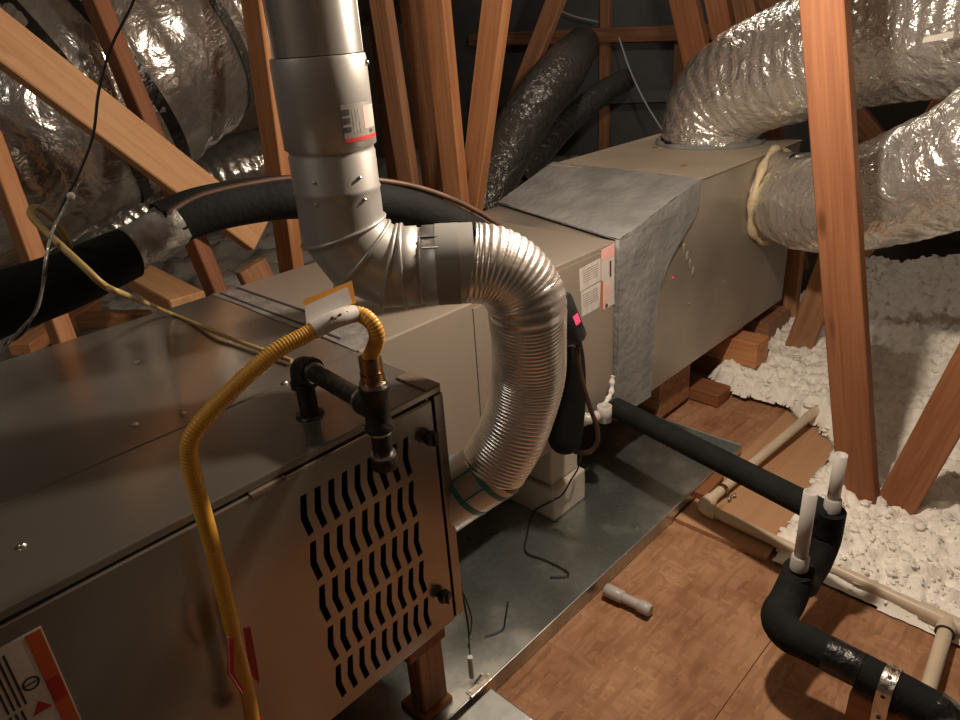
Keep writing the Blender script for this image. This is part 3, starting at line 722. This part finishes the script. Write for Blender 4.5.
curved('flame_mark', c0+1.0, c0+1.12, 1.060, 1.064, 'ink', lb, .0612)
for a, z in ((c0-.5, 1.007), (c0+.55, 1.007), (c0-.55, .978), (c0+.6, .978)):
    MB().ball((AX+.058*math.cos(a), AY+.058*math.sin(a), z), .003, 1).build('rivet', 'steel_zinc', fv)
MB().ball((AX+.061*math.cos(c0+1.3), AY+.061*math.sin(c0+1.3), 1.142), .004, 1).build('screw', 'steel_zinc', fv)

# ================================================================== gas line
GX = .469; gy0 = .829
gp = thing('gas_pipe', (GX, gy0, ZT), 'black iron gas pipe with elbow, tee and drip leg in front of louvers', 'pipe')
ze = .754; ty = .663
MB().tube([(GX, gy0, ZT+.0003), (GX, gy0, ZT+.003), (GX, gy0, ZT+.004)], [.021, .020, .014], 28).build('grommet', 'black_plastic', gp)
MB().tube([(GX, gy0, ZT+.003), (GX, gy0, ze-.012)], .0135, 24).build('riser', 'black_iron', gp)
eb = MB(); eb.tube(smooth_path([(GX, gy0, ze-.024), (GX, gy0, ze-.006), (GX, gy0-.004, ze+.002), (GX, gy0-.012, ze+.004), (GX, gy0-.026, ze+.004)], .004), .0172, 24)
eb.tube([(GX, gy0, ze-.026), (GX, gy0, ze-.018)], .0195, 24).tube([(GX, gy0-.020, ze+.004), (GX, gy0-.028, ze+.004)], .0195, 24).build('elbow', 'black_iron', gp)
MB().tube([(GX, gy0-.028, ze+.004), (GX, gy0-.036, ze+.0035)], .0150, 20).build('thread', 'steel_zinc', gp)
MB().tube([(GX, gy0-.03, ze+.004), (GX, ty+.02, ze-.006)], .0128, 24).build('nipple', 'black_iron', gp)
MB().tube([(GX, ty+.026, ze-.0055), (GX, ty+.035, ze-.005)], .0150, 20).build('thread', 'steel_zinc', gp)
zt_ = ze-.006
MB().tube([(GX, ty, zt_+.031), (GX, ty, zt_+.024), (GX, ty, zt_+.022), (GX, ty, zt_-.022), (GX, ty, zt_-.024), (GX, ty, zt_-.031)], [.0190, .0190, .0165, .0165, .0190, .0190], 24).tube([(GX, ty, zt_), (GX, ty+.028, zt_)], .0175, 24).build('tee', 'black_iron', gp)
MB().tube([(GX, ty, zt_+.031), (GX, ty, zt_+.037)], .0175, 24).tube([(GX, ty, zt_-.037), (GX, ty, zt_-.031)], .0150, 24).build('thread', 'steel_zinc', gp)
MB().tube([(GX, ty, zt_-.07), (GX, ty, zt_-.03)], .0133, 24).build('drip_leg', 'black_iron', gp)
MB().tube([(GX, ty, zt_-.073), (GX, ty, zt_-.067)], .0165, 24).build('thread', 'steel_zinc', gp)
MB().tube([(GX, ty, zt_-.092), (GX, ty, zt_-.088), (GX, ty, zt_-.072), (GX, ty, zt_-.070)], [.011, .0175, .0175, .016], 24).build('cap', 'black_iron', gp)

zf = zt_+.037
gh = thing('gas_hose', (.25, .70, .36), 'yellow corrugated flexible gas connector hose looping over the furnace top', 'hose')
fit = MB()
fit.tube([(GX, ty, zf), (GX, ty, zf+.012)], .0165, 6); fit.tube([(GX, ty, zf+.012), (GX, ty, zf+.016)], .0115, 20); fit.tube([(GX, ty, zf+.016), (GX, ty, zf+.034)], .0155, 6)
fit.build('brass_fitting', 'brass', gh)
top = Vector((GX, ty, zf+.032))
hpts = [PY(.700, 254, 735), PY(.700, 249, 700), PY(.700, 235, 640), PY(.700, 219, 572), PY(.700, 201, 505), PY(.698, 190, 462), PY(.695, 190, 441), PY(.69, 203, 420), PY(.685, 232, 390), PY(.678, 272, 354), PY(.670, 307, 334), PY(.662, 336, 319), PX(.460, 357, 314), PX(.466, 371, 322), PX(.469, 377, 338), top]
hp = smooth_path(hpts, .0009)
hoseN = len(hp)
def hw_(i, a, L): return 1+(.0, .05, .0, -.05)[i % 4]*(1 if L > .30 else .35)
MB().tube(hp, .0094, 18, wob=hw_).build('corrugated_hose', 'gas_yellow', gh)
# label sleeve on the crest
def idx_near(path, p): return min(range(len(path)), key=lambda i: (path[i]-Vector(p)).length)
i0 = idx_near(hp, PY(.668, 313, 331)); i1 = idx_near(hp, PX(.460, 353, 314))
MB().tube(hp[i0:i1:4], .0106, 20).build('label_sleeve', 'paper_dim', gh)
for k in range(5):
    ii = i0+int((i1-i0)*(.45+.08*k)); q = hp[ii]; cdir = (Vector(EYE)-q).normalized()
    MB().ball(q+cdir*.0102+Vector((0, 0, .003-.003*(k % 2))), .0026, 1, (1.3, .5, .8)).build('print_mark', 'ink', gh)
# hanging tag: folded card on top of the sleeve
def tagquad(px, mat, nm, t0=.80, off=0.):
    pts = [PT(t0-off+.0006*(x-300), x, y) for x, y in px]; nr = (Vector(EYE)-pts[0]).normalized()
    return MB().plate(pts, nr, .0008).build(nm, mat, gh)
tq = .812
tagquad([(303, 300), (352, 280.5), (356, 303), (341, 309), (309, 329)], 'tag_orange', 'tag_card', tq+.003)
tagquad([(304.5, 306), (347, 287), (352.5, 303), (340, 309), (307, 328)], 'paper', 'tag_sheet', tq+.0005)
# coupling nut at the bottom
MB().tube([hp[0], hp[24]], .0145, 6).build('lower_nut', 'red_plastic', gh)
# red loop tag on the hose
rt = thing('red_tag', PY(.69, 242, 690), 'red folded plastic tag clipped round the yellow gas hose', 'tag')
def redplate(px, yv, mat='red_plastic', nm='wing'):
    return MB().plate([PY(yv, *p) for p in px], (0, -1, 0), .002).build(nm, mat, rt)
redplate([(227, 638), (233, 637), (233, 672), (243, 689), (241, 694), (227, 673)], .684)
redplate([(243, 628), (250, 626), (259, 679), (257, 683), (250, 672)], .706)
for a, b, yv in (((228, 637), (229, 673), .682), ((229, 673), (242, 693), .682), ((250, 627), (259.5, 680), .704), ((244, 628), (251, 626), .704), ((251, 682), (259, 681), .704)):
    MB().tube([PY(yv, *a), PY(yv, *b)], .0011, 6).build('edge', 'red_edge', rt)

# ================================================================== refrigerant lines
sl = thing('suction_line', PT(1.69, 563, 450), 'thick black insulated suction line arching over the furnace into the coil', 'pipe')
spts = [(-45, 325, .83), (0, 304, .87), (60, 283, .92), (128, 253, .985)]
LP = smooth_path([PT(t_, x, y) for x, y, t_ in spts], .015)
cracks = lambda i, a, L: 1+.03*math.sin(2*a+L*8)+.015*math.sin(5*a)
MB().tube(LP, lerp_list([.038, .038, .036, .034], len(LP)), 26, wob=cracks).build('insulation_sleeve', 'black_foam', sl)
MB().tube(smooth_path([PT(.97, 112, 259), PT(1.0, 142, 243), PT(1.03, 176, 222)], .006), .030, 26, wob=lambda i, a, L: 1+.06*math.sin(4*a+i*.7)+.05*math.sin(9*a-i*1.1)).build('foil_wrap', 'tape_foil', sl)
spts2 = [(163, 226, 1.025), (200, 211, 1.055), (250, 201, 1.10), (300, 197, 1.145), (370, 200, 1.21), (425, 213, 1.28), (475, 236, 1.36), (520, 268, 1.45), (551, 308, 1.53), (567, 352, 1.60), (569, 400, 1.665), (565, 438, 1.70)]
LP2 = smooth_path([PT(t_, x, y) for x, y, t_ in spts2], .012)
MB().tube(LP2, lerp_list([.034, .034, .034, .034, .034, .034, .034, .036, .038, .040], len(LP2)), 28).build('insulation_sleeve', 'black_foam', sl)
MB().ball(PT(1.70, 565, 438), .040, 3, (1, 1, 1.0)).build('sleeve_end', 'black_foam', sl)
ii = idx_near(LP2, PT(1.45, 520, 268))
for k in (.30, .72):
    q = LP2[int(len(LP2)*k)]; 
ll = thing('liquid_line', PT(1.66, 585, 450), 'thin copper liquid line running along the black suction line to a filter drier', 'pipe')
lpts = [(168, 213, 1.0), (200, 196, 1.03), (250, 184, 1.075), (300, 178, 1.12), (375, 180, 1.19), (430, 191, 1.26), (480, 213, 1.335), (520, 243, 1.41), (545, 272, 1.455), (556, 296, 1.47)]
MB().tube(smooth_path([PT(t_, x, y) for x, y, t_ in lpts], .01), .0048, 12).build('copper_tube', 'copper', ll)
lq = [(577, 345, 1.50), (579, 365, 1.52), (584, 388, 1.545), (591, 410, 1.57), (597, 428, 1.585), (597, 443, 1.60), (589, 452, 1.62), (575, 452, 1.66)]
MB().tube(smooth_path([PT(t_, x, y) for x, y, t_ in lq], .008), .0055, 12).build('copper_tube', 'copper', ll)
d0, d1 = PT(1.465, 556, 297), PT(1.50, 573.5, 341); dv = (d1-d0)
fd = MB().tube([d0-dv*.10, d0-dv*.06, d0, d0+dv*.06, d0+dv*.94, d1, d1+dv*.06, d1+dv*.1], [.008, .009, .024, .031, .031, .026, .010, .008], 30).build('filter_drier', 'black_plastic', ll)
q = d0+dv*.52; cd = (Vector(EYE)-q).normalized(); cd = (cd-dv.normalized()*cd.dot(dv.normalized())).normalized(); sdv = dv.normalized().cross(cd)
if sdv.x < 0: sdv = -sdv
def drier_patch(nm, a0, a1, f0, f1, mat, r=.0314):
    vs = []
    for f in (f0, f1):
        for k in range(7):
            a = a0+(a1-a0)*k/6; vs.append(d0+dv*f+(cd*math.cos(a)+sdv*math.sin(a))*r)
    return MB().add(vs, [(k, k+1, 8+k, 7+k) for k in range(6)], True).build(nm, mat, fd)
drier_patch('pink_sticker', .55, 1.15, .42, .62, 'pink_hot')
for k in range(6): drier_patch('white_print', -.55, -.40, .30+.07*k, .335+.07*k, 'paper', .0316)
# zip ties
zt = thing('zip_tie', PT(1.43, 543, 268), 'black plastic zip tie holding the copper tube above the drier', 'tie')
q = PT(1.445, 540, 270); MB().tube([q+Vector((-.012, -.012, -.006)), q+Vector((.016, .006, .004))], .003, 8).build('strap', 'black_plastic', zt); MB().ball(q+Vector((-.006, -.014, 0)), .006, 2).build('head', 'black_plastic', zt)

# ================================================================== condensate drain
dp = thing('condensate_drain', (1.30, .38, .18), 'black insulated condensate pipe with trap and two white upright stubs', 'pipe')
X1, X2, X3 = 1.300, 1.135, 1.035
P0 = Vector((1.418, .935, .232))
SA = PX(X1, 828, 508); ST = PX(X1, 845, 456)              # stub over the trap inlet
SB = PX(X2, 796, 566); SU = PX(X2, 814, 493)
SA = Vector((X1, SA.y, SA.z)); SB = Vector((X2, (SB.y+SU.y)/2, SB.z)); SA.y = (SA.y+ST.y)/2
RP = .0275
inlet = Vector((X1, SA.y, SA.z-.018))
MB().tube(smooth_path([P0, P0.lerp(inlet, .5), inlet], .02), RP, 26).build('insulated_run', 'black_foam_grey', dp)
low = SA.z-.110
trap = smooth_path([(X1, SA.y, SA.z-.004), (X1, SA.y, SA.z-.06), (X1-.008, SA.y, low+.028), (X1-.045, SA.y, low), ((X1+X2)/2-.01, SA.y, low), (X2+.045, SB.y, low+.006), (X2+.012, SB.y, low+.036), (X2, SB.y, SB.z-.005)], .006)
MB().tube(trap, RP+.001, 26).build('trap_bend', 'black_foam', dp)
E2 = Vector((X3, SB.y-.008, SB.z-.068))
run2 = [Vector((X2, SB.y, SB.z-.03)), Vector((X2-.035, SB.y, SB.z-.055)), E2+Vector((.018, .004, .008)), E2+Vector((0, -.022, 0)), E2+Vector((.002, -.06, -.002)), E2+Vector((.004, -.15, -.006)), E2+Vector((.004, -.225, -.010)), E2+Vector((.000, -.27, -.016)), E2+Vector((-.025, -.30, -.04)), E2+Vector((-.035, -.305, -.10))]
rp = smooth_path(run2, .006)
MB().tube(rp, lerp_list([.031, .032, .032, .031, .030, .030, .030, .030, .030, .030], len(rp)), 28).build('insulated_run', 'black_foam_grey', dp)
ia = idx_near(rp, E2+Vector((.003, -.085, -.003))); ib = idx_near(rp, E2+Vector((.004, -.15, -.006)))
MB().tube(rp[ia:ib], .0312, 28, wob=lambda i, a, L: 1+.012*math.sin(6*a+i*.4)).build('tape_wrap', 'black_tape', dp)
ic = idx_near(rp, E2+Vector((.0, -.255, -.018)))
MB().tube(rp[ic:], .0325, 26, wob=lambda i, a, L: 1+.03*math.sin(5*a+i*.5)).build('tape_wrap', 'black_tape', dp)
def stub(base, topz, lab):
    MB().pipe((base.x, base.y, base.z-.002), (base.x, base.y, topz), .0122, .0097, 24).build('upright_stub', 'pvc_white', dp)
    MB().tube([(base.x, base.y, base.z-.002), (base.x, base.y, base.z+.026), (base.x, base.y, base.z+.028)], [.0165, .0160, .0135], 24).build('socket', 'pvc_white', dp)
stub(SA, ST.z, 'a'); stub(SB, SU.z, 'b')
# hanger strap and block under the run
hs0 = E2+Vector((.004, -.188, -.008))
st = thing('pipe_strap', hs0-Vector((0, 0, .05)), 'perforated metal hanger strap over the black drain pipe', 'strap')
arc = [hs0+Vector((.0315*math.cos(a), 0, .0315*math.sin(a))) for a in np.linspace(math.radians(200), math.radians(-20), 15)]
arc = [hs0+Vector((-.034, -.002, -.062))]+[hs0+Vector((-.033, 0, -.02))]+arc[1:]
m = MB(); hwid = .011
vs = []
for q in arc: vs += [q+Vector((0, -hwid, 0)), q+Vector((0, hwid, 0))]
m.add(vs, [(2*i, 2*i+1, 2*i+3, 2*i+2) for i in range(len(arc)-1)], True)
vs2 = [hs0+(Vector(v_)-hs0)*1.03 for v_ in vs]; m.add(vs2, [(2*i, 2*i+2, 2*i+3, 2*i+1) for i in range(len(arc)-1)], True)
m.build('band', 'steel_zinc', st)
for i in range(0, len(arc)-1, 2):
    q = (arc[i]+arc[i+1])/2; q = hs0+(q-hs0)*1.035; d_ = (q-hs0).normalized()
    if i < 2: d_ = Vector((-1, 0, 0)); q.x -= .001
    MB().tube([q-d_*.0005, q+d_*.0006], .0036, 10).build('hole', 'ink', st)
bz = hs0.z-.0315
tag(beam('timber_block', (hs0.x+.004, hs0.y-.05, bz/2-.001), (hs0.x+.004, hs0.y+.05, bz/2-.001), 'lumber_red', bz-.004, .05, (1, 0, 0)), 'reddish timber block standing on the decking under the strapped black pipe', 'timber')

# white cleanout fitting by the coil
cf = thing('cleanout_fitting', (1.34, .92, .22), 'white plastic drain cleanout cup on the coil front', 'fitting')
c_ = PY(.905, 604.5, 410)
MB().pipe((c_.x, c_.y, c_.z-.030), (c_.x, c_.y, c_.z+.012), .0185, .0135, 24).build('cup', 'pvc_white', cf)
MB().tube([(c_.x, c_.y, c_.z-.029), (c_.x, c_.y, c_.z-.010)], .0134, 20).build('plug', 'ink', cf)
MB().tube([(c_.x-.015, c_.y+.01, c_.z-.012), (c_.x-.038, c_.y+.018, c_.z-.014), (c_.x-.045, .947, c_.z-.016)], [.013, .0145, .016], 20).build('side_arm', 'pvc_white', cf)
MB().tube(smooth_path([(c_.x+.012, c_.y+.012, c_.z+.0), PY(.92, 611, 393), PY(.925, 612, 381), PY(.925, 613, 376)], .004), [.005]*0 or .0065, 10, wob=lambda i, a, L: 1+.25*math.sin(i*1.2)).build('sealant_bead', 'paper', cf)

# cream overflow drain pipe on the decking
cd_ = thing('overflow_pipe', (1.44, .5, .02), 'cream plastic overflow drain pipe bent in a right angle over the decking', 'pipe')
zp = .0275; rp_ = .0133
K = PZ(zp, 702, 507); Fr = PZ(.058, 829, 399); K2 = PZ(zp, 948, 622)
MB().tube([K+Vector((.02, 0, 0)), Fr], rp_, 20).build('pipe_run', 'pvc_cream', cd_)
MB().tube([Fr-(Fr-K).normalized()*.004, Fr+(Fr-K).normalized()*.001], .0105, 16).build('pipe_mouth', 'ink', cd_)
MB().tube([K+Vector((0, -.02, 0)), K2], rp_, 20).build('pipe_run', 'pvc_cream', cd_)
MB().tube(smooth_path([K+(Fr-K).normalized()*.042, K+(Fr-K).normalized()*.012, K+(K2-K).normalized()*.012, K+(K2-K).normalized()*.042], .006), .0172, 20).build('elbow', 'pvc_cream', cd_)
dn = (K2-K).normalized()
MB().tube([K2-dn*.05, K2+dn*.03], .0172, 20).build('elbow', 'pvc_cream', cd_)
K3 = PZ(zp, 925, 700); dk = (K3-K2).normalized()
MB().tube([K2+dk*.0, K2+dk*.035], .0175, 20).build('socket', 'pvc_cream', cd_)
MB().tube([K2+dk*.034, K2+dk*.036], .0182, 20).build('socket_rim', 'ink', cd_)
MB().tube([K2+dk*.03, K3+dk*.35], rp_, 20).build('pipe_run', 'pvc_cream', cd_)
# clamp and little block where the pipe crosses the board
kb = K+(Fr-K).normalized()*.095
tag(beam('timber_block', (kb.x-.05, kb.y+.04, .019), (kb.x+.06, kb.y+.045, .019), 'lumber_red', .04, .028, (0, 0, 1)), 'small red-brown wood scrap beside the pan under the cream pipe', 'timber')
kc = thing('pipe_clamp', (kb.x, kb.y-.02, .012), 'small rusty metal clamp holding the cream pipe to the plywood', 'clamp')
dfr = (Fr-K).normalized()
MB().tube([kb-dfr*.006, kb+dfr*.006], .0150, 16).build('ring', 'brass', kc)
for q in ((.0, -.022, .016), (.012, -.028, .016), (-.012, -.026, .018)): MB().ball((kb.x+q[0], kb.y+q[1], q[2]+.004), .006, 1, (1.4, .8, .8)).build('lug', 'steel_zinc', kc)

# capped stub through the pan wall
a, b = PZ(.020, 603, 588), PZ(.020, 651, 611); d_ = (b-a).normalized()
sp_ = thing('capped_pipe', a, 'short white plastic pipe with end cap lying beside the pan', 'pipe')
MB().tube([a+d_*.012, b-d_*.02], .0112, 20).build('pipe', 'pvc_white', sp_)
MB().tube([a+d_*.004, a+d_*.008, a+d_*.05, a+d_*.052], [.008, .0150, .0142, .0115], 20).build('adaptor', 'pvc_white', sp_)
MB().tube([b-d_*.03, b-d_*.028, b-d_*.003, b], [.0115, .0140, .0140, .011], 20).build('end_cap', 'pvc_white', sp_)

# ================================================================== flexible ducts
def duct(nm, pts, R, label, mat, step=.008, wr=.03, period=.038, seed=1, n=72, loc=None, taper0=None):
    P = smooth_path(pts, step); rnd = random.Random(seed); f = [rnd.random()*6.28 for _ in range(8)]
    t = thing(nm, loc if loc is not None else tuple(P[0]), label, 'duct')
    rr = lerp_list(R, len(P)) if isinstance(R, (list, tuple)) else [R]*len(P)
    off = seed*13.1
    def wob(i, a, L):
        ca, sa = math.cos(a), math.sin(a)
        q = Vector((ca*2.2+off, sa*2.2, L/period*.55))
        v_ = noise.noise(q)*.9+noise.noise(Vector((ca*5+off, sa*5, L/period*1.3)))*.55
        return 1+wr*(.45*math.sin(2*math.pi*L/period+1.6*math.sin(a*2+f[0])+2.0*noise.noise(Vector((ca*1.5, sa*1.5, L*6+off))))+v_)
    MB().tube(P, rr, n, cap=False, wob=wob).build('jacket', mat, t)
    return t, P, rr
def strap_ring(t, P, rr, i, mat, w_=.03, k=1.02, nm='strap'):
    i = max(2, min(len(P)-3, i)); d_ = (P[i+1]-P[i-1]).normalized()
    return MB().tube([P[i]-d_*w_/2, P[i]+d_*w_/2], rr[i]*k, 48, cap=False).build(nm, mat, t)
# over the plenum
t1, P1, r1 = duct('flexible_duct', [(2.40, 1.215, .757), (2.40, 1.20, .85), (2.385, 1.115, .935), (2.355, .95, 1.0), (2.30, .66, 1.075), (2.22, .30, 1.11), (2.26, -.2, 1.02), (2.40, -.8, .75), (2.45, -1.3, .42)], [.165, .176, .18, .185, .19, .19, .19], 'silver foil flexible duct rising from the plenum top and bending away', 'duct_foil', seed=2, wr=.026)
ih = idx_near(P1, Vector((2.27, .5, 1.10)))
q0 = PT(1.62, 938, 39)
MB().plate([PT(1.60, 922, 43), PT(1.60, 924, 37), PT(1.60, 954, 31), PT(1.60, 953, 38)], (Vector(EYE)-q0).normalized(), .002).build('paper_label', 'paper', t1)
# from the side of the plenum
t2, P2, r2 = duct('flexible_duct', [(2.295, .885, .612), (2.285, .83, .618), PX(2.24, 800, 203), PX(2.16, 835, 203), PX(2.07, 885, 192), PX(1.99, 960, 166), PX(1.97, 1060, 140), (1.97, -.45, .70), (1.97, -1.1, .42), (1.97, -1.45, .22)], [.136, .140, .152, .165, .165, .165, .165], 'silver foil flexible duct leaving the plenum side behind the leaning post', 'duct_foil', seed=5, wr=.030)
strap_ring(t2, P2, r2, 3, 'black_tape', .012, 1.01)
# big return duct on the left
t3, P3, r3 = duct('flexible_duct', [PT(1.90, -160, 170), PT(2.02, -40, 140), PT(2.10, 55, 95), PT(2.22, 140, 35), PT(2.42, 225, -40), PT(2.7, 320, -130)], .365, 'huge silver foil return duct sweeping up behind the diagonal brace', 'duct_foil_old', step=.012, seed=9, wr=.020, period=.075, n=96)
for px in (58, 92): strap_ring(t3, P3, r3, idx_near(P3, PT(2.1, px, 93-(px-58)*.8)), 'black_tape', .035, 1.012)
strap_ring(t3, P3, r3, idx_near(P3, PT(2.25, 150, 28)), 'duct_film', .03, 1.012)
# small dark one behind it, and the far one in plastic film
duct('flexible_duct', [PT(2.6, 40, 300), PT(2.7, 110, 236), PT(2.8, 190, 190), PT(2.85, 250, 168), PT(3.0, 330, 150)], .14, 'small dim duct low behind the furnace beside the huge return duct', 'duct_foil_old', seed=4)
duct('flexible_duct', [PT(2.78, 478, 212), PT(2.80, 508, 150), PT(2.9, 533, 108), PT(3.1, 557, 78), PT(3.6, 572, 58), PT(4.1, 582, 46)], [.09, .10, .105, .105, .10, .10], 'dark plastic-wrapped duct climbing behind the plenum into the gloom', 'duct_film', seed=6, wr=.03)
duct('flexible_duct', [PT(3.4, 520, 180), PT(3.5, 560, 130), PT(3.7, 600, 95), PT(3.9, 625, 80)], .06, 'thin dim pipe wrap behind the plastic-wrapped duct', 'duct_film', seed=8, wr=.04, n=32)

# ================================================================== roof timbers
def web(label, x_, a, b, mat='lumber', ext=(.0, .0), w_=.089, t=.038, face=(1, 0, 0), nm='truss_web', group=None):
    A = PX(x_, *a); B = PX(x_, *b); d_ = (B-A).normalized(); return beam(nm, A-d_*ext[0], B+d_*ext[1], mat, w_, t, face, label, 'timber', group)
web('leaning orange timber post standing in the insulation in front of the side duct', 1.715, (824, 0), (858, 489), 'lumber_red', (.45, .03))
web('diagonal timber brace rising from the insulation beside the leaning post', 1.75, (903, 493), (960, 391), 'lumber_red', (.04, .9))
web('timber web standing behind the furnace just left of the flue pipe', 1.10, (256, 0), (291, 265), 'lumber', (.6, .35))
web('timber web behind the coil with a bright lit edge, right of the flue pipe', 1.71, (437, 0), (456, 195), 'lumber', (.5, .45))
web('timber web leaning across beside the film-wrapped duct', 1.765, (497, 0), (474, 182), 'lumber', (.5, .45))
web('timber web with a cut notch leaning towards the lit web behind the coil', 1.80, (381, 0), (409, 182), 'lumber_old', (.5, .4))
web('broad dark timber behind the notched web', 2.0, (415, 0), (437, 185), 'lumber_old', (.4, .3), w_=.14)
web('dim timber web deep behind the flue pipe', 2.32, (376, 0), (395, 170), 'lumber_old', (.4, .4))
web('timber web leaning left in the gloom above the film-wrapped duct', 2.93, (556, 0), (517, 100), 'lumber_old', (.5, .9))
web('pinkish timber web coming down behind the plenum top duct', 2.62, (684, 0), (703, 85), 'lumber_red', (.5, .75), w_=.1)
web('second timber web beside the pinkish one behind the plenum duct', 2.93, (717, 0), (729, 60), 'lumber_red', (.5, .9))
web('third timber web above the plenum duct, partly hidden', 3.1, (744, 0), (756, 60), 'lumber_old', (.5, .9))
web('dim roof timber crossing behind the plenum duct near the gable', 3.4, (770, 0), (800, 40), 'lumber_old', (.4, .9))
web('timber web end showing under the side duct next to the post', 2.42, (830, 268), (806, 330), 'lumber_old', (.05, .1))
web('dark timber upright between plenum end and insulation', 2.62, (790, 262), (783, 330), 'lumber_old', (.2, .15))
web('timber end peeping out above the side duct', 2.62, (975, 62), (945, 110), 'lumber', (.5, .5))
# long diagonal brace on the left
beam('diagonal_brace', PT(1.40, -40, 8), PT(1.93, 258, 236), 'lumber_pale', .095, .038, (.25, -1, .05), 'long pale diagonal brace crossing in front of the huge return duct', 'timber')
beam('truss_web', PT(1.72, 85, -25), PT(1.98, 222, 305), 'lumber_red', .07, .038, (1, 0, 0), 'narrow timber web crossing behind the diagonal brace', 'timber')
beam('truss_web', PT(1.62, -12, 135), PT(1.82, 130, 520), 'lumber', .089, .038, (1, 0, 0), 'timber web passing behind the black line sleeve left of the yellow cable', 'timber')
beam('truss_web', PT(2.05, 250, 265), PT(2.35, 330, 420), 'lumber_old', .089, .038, (0, 1, 0), 'dark timber scrap behind the furnace at the post foot', 'timber')
beam('floor_joist', PZ(.60, 133, 273), PZ(.60, 189, 303), 'lumber_pale', .089, .038, (0, 0, 1), 'pale timber offcut lying flat behind the furnace near the foil wrap', 'timber')
beam('floor_joist', PZ(.40, 20, 350), PZ(.40, 92, 305), 'lumber', .07, .038, (0, 0, 1), 'short timber behind the furnace below the black sleeve', 'timber')
beam('floor_joist', PZ(.42, 80, 320), PZ(.42, 150, 318), 'lumber_old', .05, .04, (0, 0, 1), 'dark slatted timber behind the furnace edge under the pale offcut', 'timber')

# ================================================================== cables
def cable(nm, pts, r, mat, label, n=8):
    return tag(MB().tube(smooth_path(pts, .008), r, n).build(nm, mat), label, 'cable')
cable('yellow_cable', [PZ(.688, 292, 361), PZ(.688, 262, 350), PZ(.69, 215, 332), PZ(.70, 165, 311), PT(.86, 128, 296), PT(.80, 105, 286), PT(.79, 85, 268), PT(.80, 60, 245), PT(.815, 38, 224), PT(.83, 30, 213), PT(.85, 36, 207), PT(.875, 52, 218), PT(.90, 66, 238), PT(.92, 70, 250)], .0040, 'wire_yellow', 'flat yellow cable looping over the black sleeve onto the furnace top')
cable('black_wire', [PT(.86, 140, -30), PT(.85, 133, 2), PT(.84, 112, 45), PT(.83, 99, 90), PT(.82, 93, 135), PT(.81, 78, 175), PT(.80, 62, 205), PT(.79, 50, 240), PT(.79, 42, 290), PT(.79, 25, 330), PT(.80, 5, 345)], .0017, 'wire_black', 'thin dark wire hanging down past the diagonal brace', 6)
bw = cable('clear_tubing', [PT(.81, 84, 178), PT(.80, 66, 205), PT(.79, 52, 232), PT(.785, 45, 262), PT(.785, 42, 290), PT(.785, 36, 312), PT(.785, 20, 330), PT(.79, 2, 352)], .0016, 'clear_film', 'crinkled clear plastic strip hanging over the black sleeve')
tag(MB().ball(PT(.80, 71, 196), .0045, 2).build('wire_nut', 'paper'), 'tiny white connector on the hanging dark wire', 'connector')
cable('grey_cable', [PX(3.9, 545, 2), PX(3.9, 570, 15), PX(3.9, 598, 22)], .006, 'wire_grey', 'pale cable sagging between roof timbers near the gable', 6)
cable('grey_cable', [PX(3.6, 619, 38), PX(3.5, 630, 70), PX(3.4, 645, 102), PX(3.2, 666, 136)], .005, 'wire_grey', 'pale cable hanging down to the plenum back edge', 6)
cable('control_wire', [PY(.91, 582, 452), PY(.91, 578, 468), PY(.92, 571, 480), PY(.93, 562, 495), PZ(.06, 548, 503), PZ(.02, 533, 513), PZ(.009, 527, 535), PZ(.008, 526, 552), PZ(.008, 545, 560), PZ(.008, 565, 570), PZ(.008, 568, 576), PZ(.008, 550, 577)], .0022, 'wire_black', 'thin black wire trailing from the coil down onto the pan', 6)
cable('control_wire', [PX(.66, 461, 585), PX(.67, 464, 602), PX(.67, 468, 625), PX(.68, 470, 650), PX(.69, 471, 672), PX(.69, 472, 690)], .0022, 'wire_black', 'black twisted wire hanging from the louvered door end to the float switch', 6)
cable('control_wire', [PX(.665, 462, 590), PX(.675, 471, 615), PX(.675, 471, 630), PX(.68, 468, 648)], .0016, 'wire_black', 'second thin black wire beside the float switch lead', 6)
cable('control_wire', [PZ(.008, 508, 602), PZ(.007, 505, 620), PZ(.007, 502, 630), PZ(.007, 484, 637)], .002, 'wire_black', 'bent bit of black wire lying on the pan floor', 6)
nut = PZ(.0045, 637, 527)
tag(MB().tube([nut, nut+Vector((0, 0, .009))], .009, 6).build('metal_nut', 'steel_zinc'), 'small loose metal nut lying on the pan floor beside the wood edge', 'nut')
fs = thing('float_switch', PX(.69, 472, 700), 'small white float switch clipped to the pan corner on a black wire', 'switch')
MB().tube([PX(.672, 470, 657), PX(.673, 472, 677)], .0055, 10).build('plug', 'paper', fs)
MB().tube([PX(.672, 473, 686), PX(.672, 474, 703)], .007, 10).build('body', 'steel_zinc', fs)
MB().tube([PX(.672, 464, 697), PX(.676, 482, 674)], .0025, 6).build('bracket', 'paper', fs)

for o in bpy.data.objects:
    if '_base' in o: del o['_base']
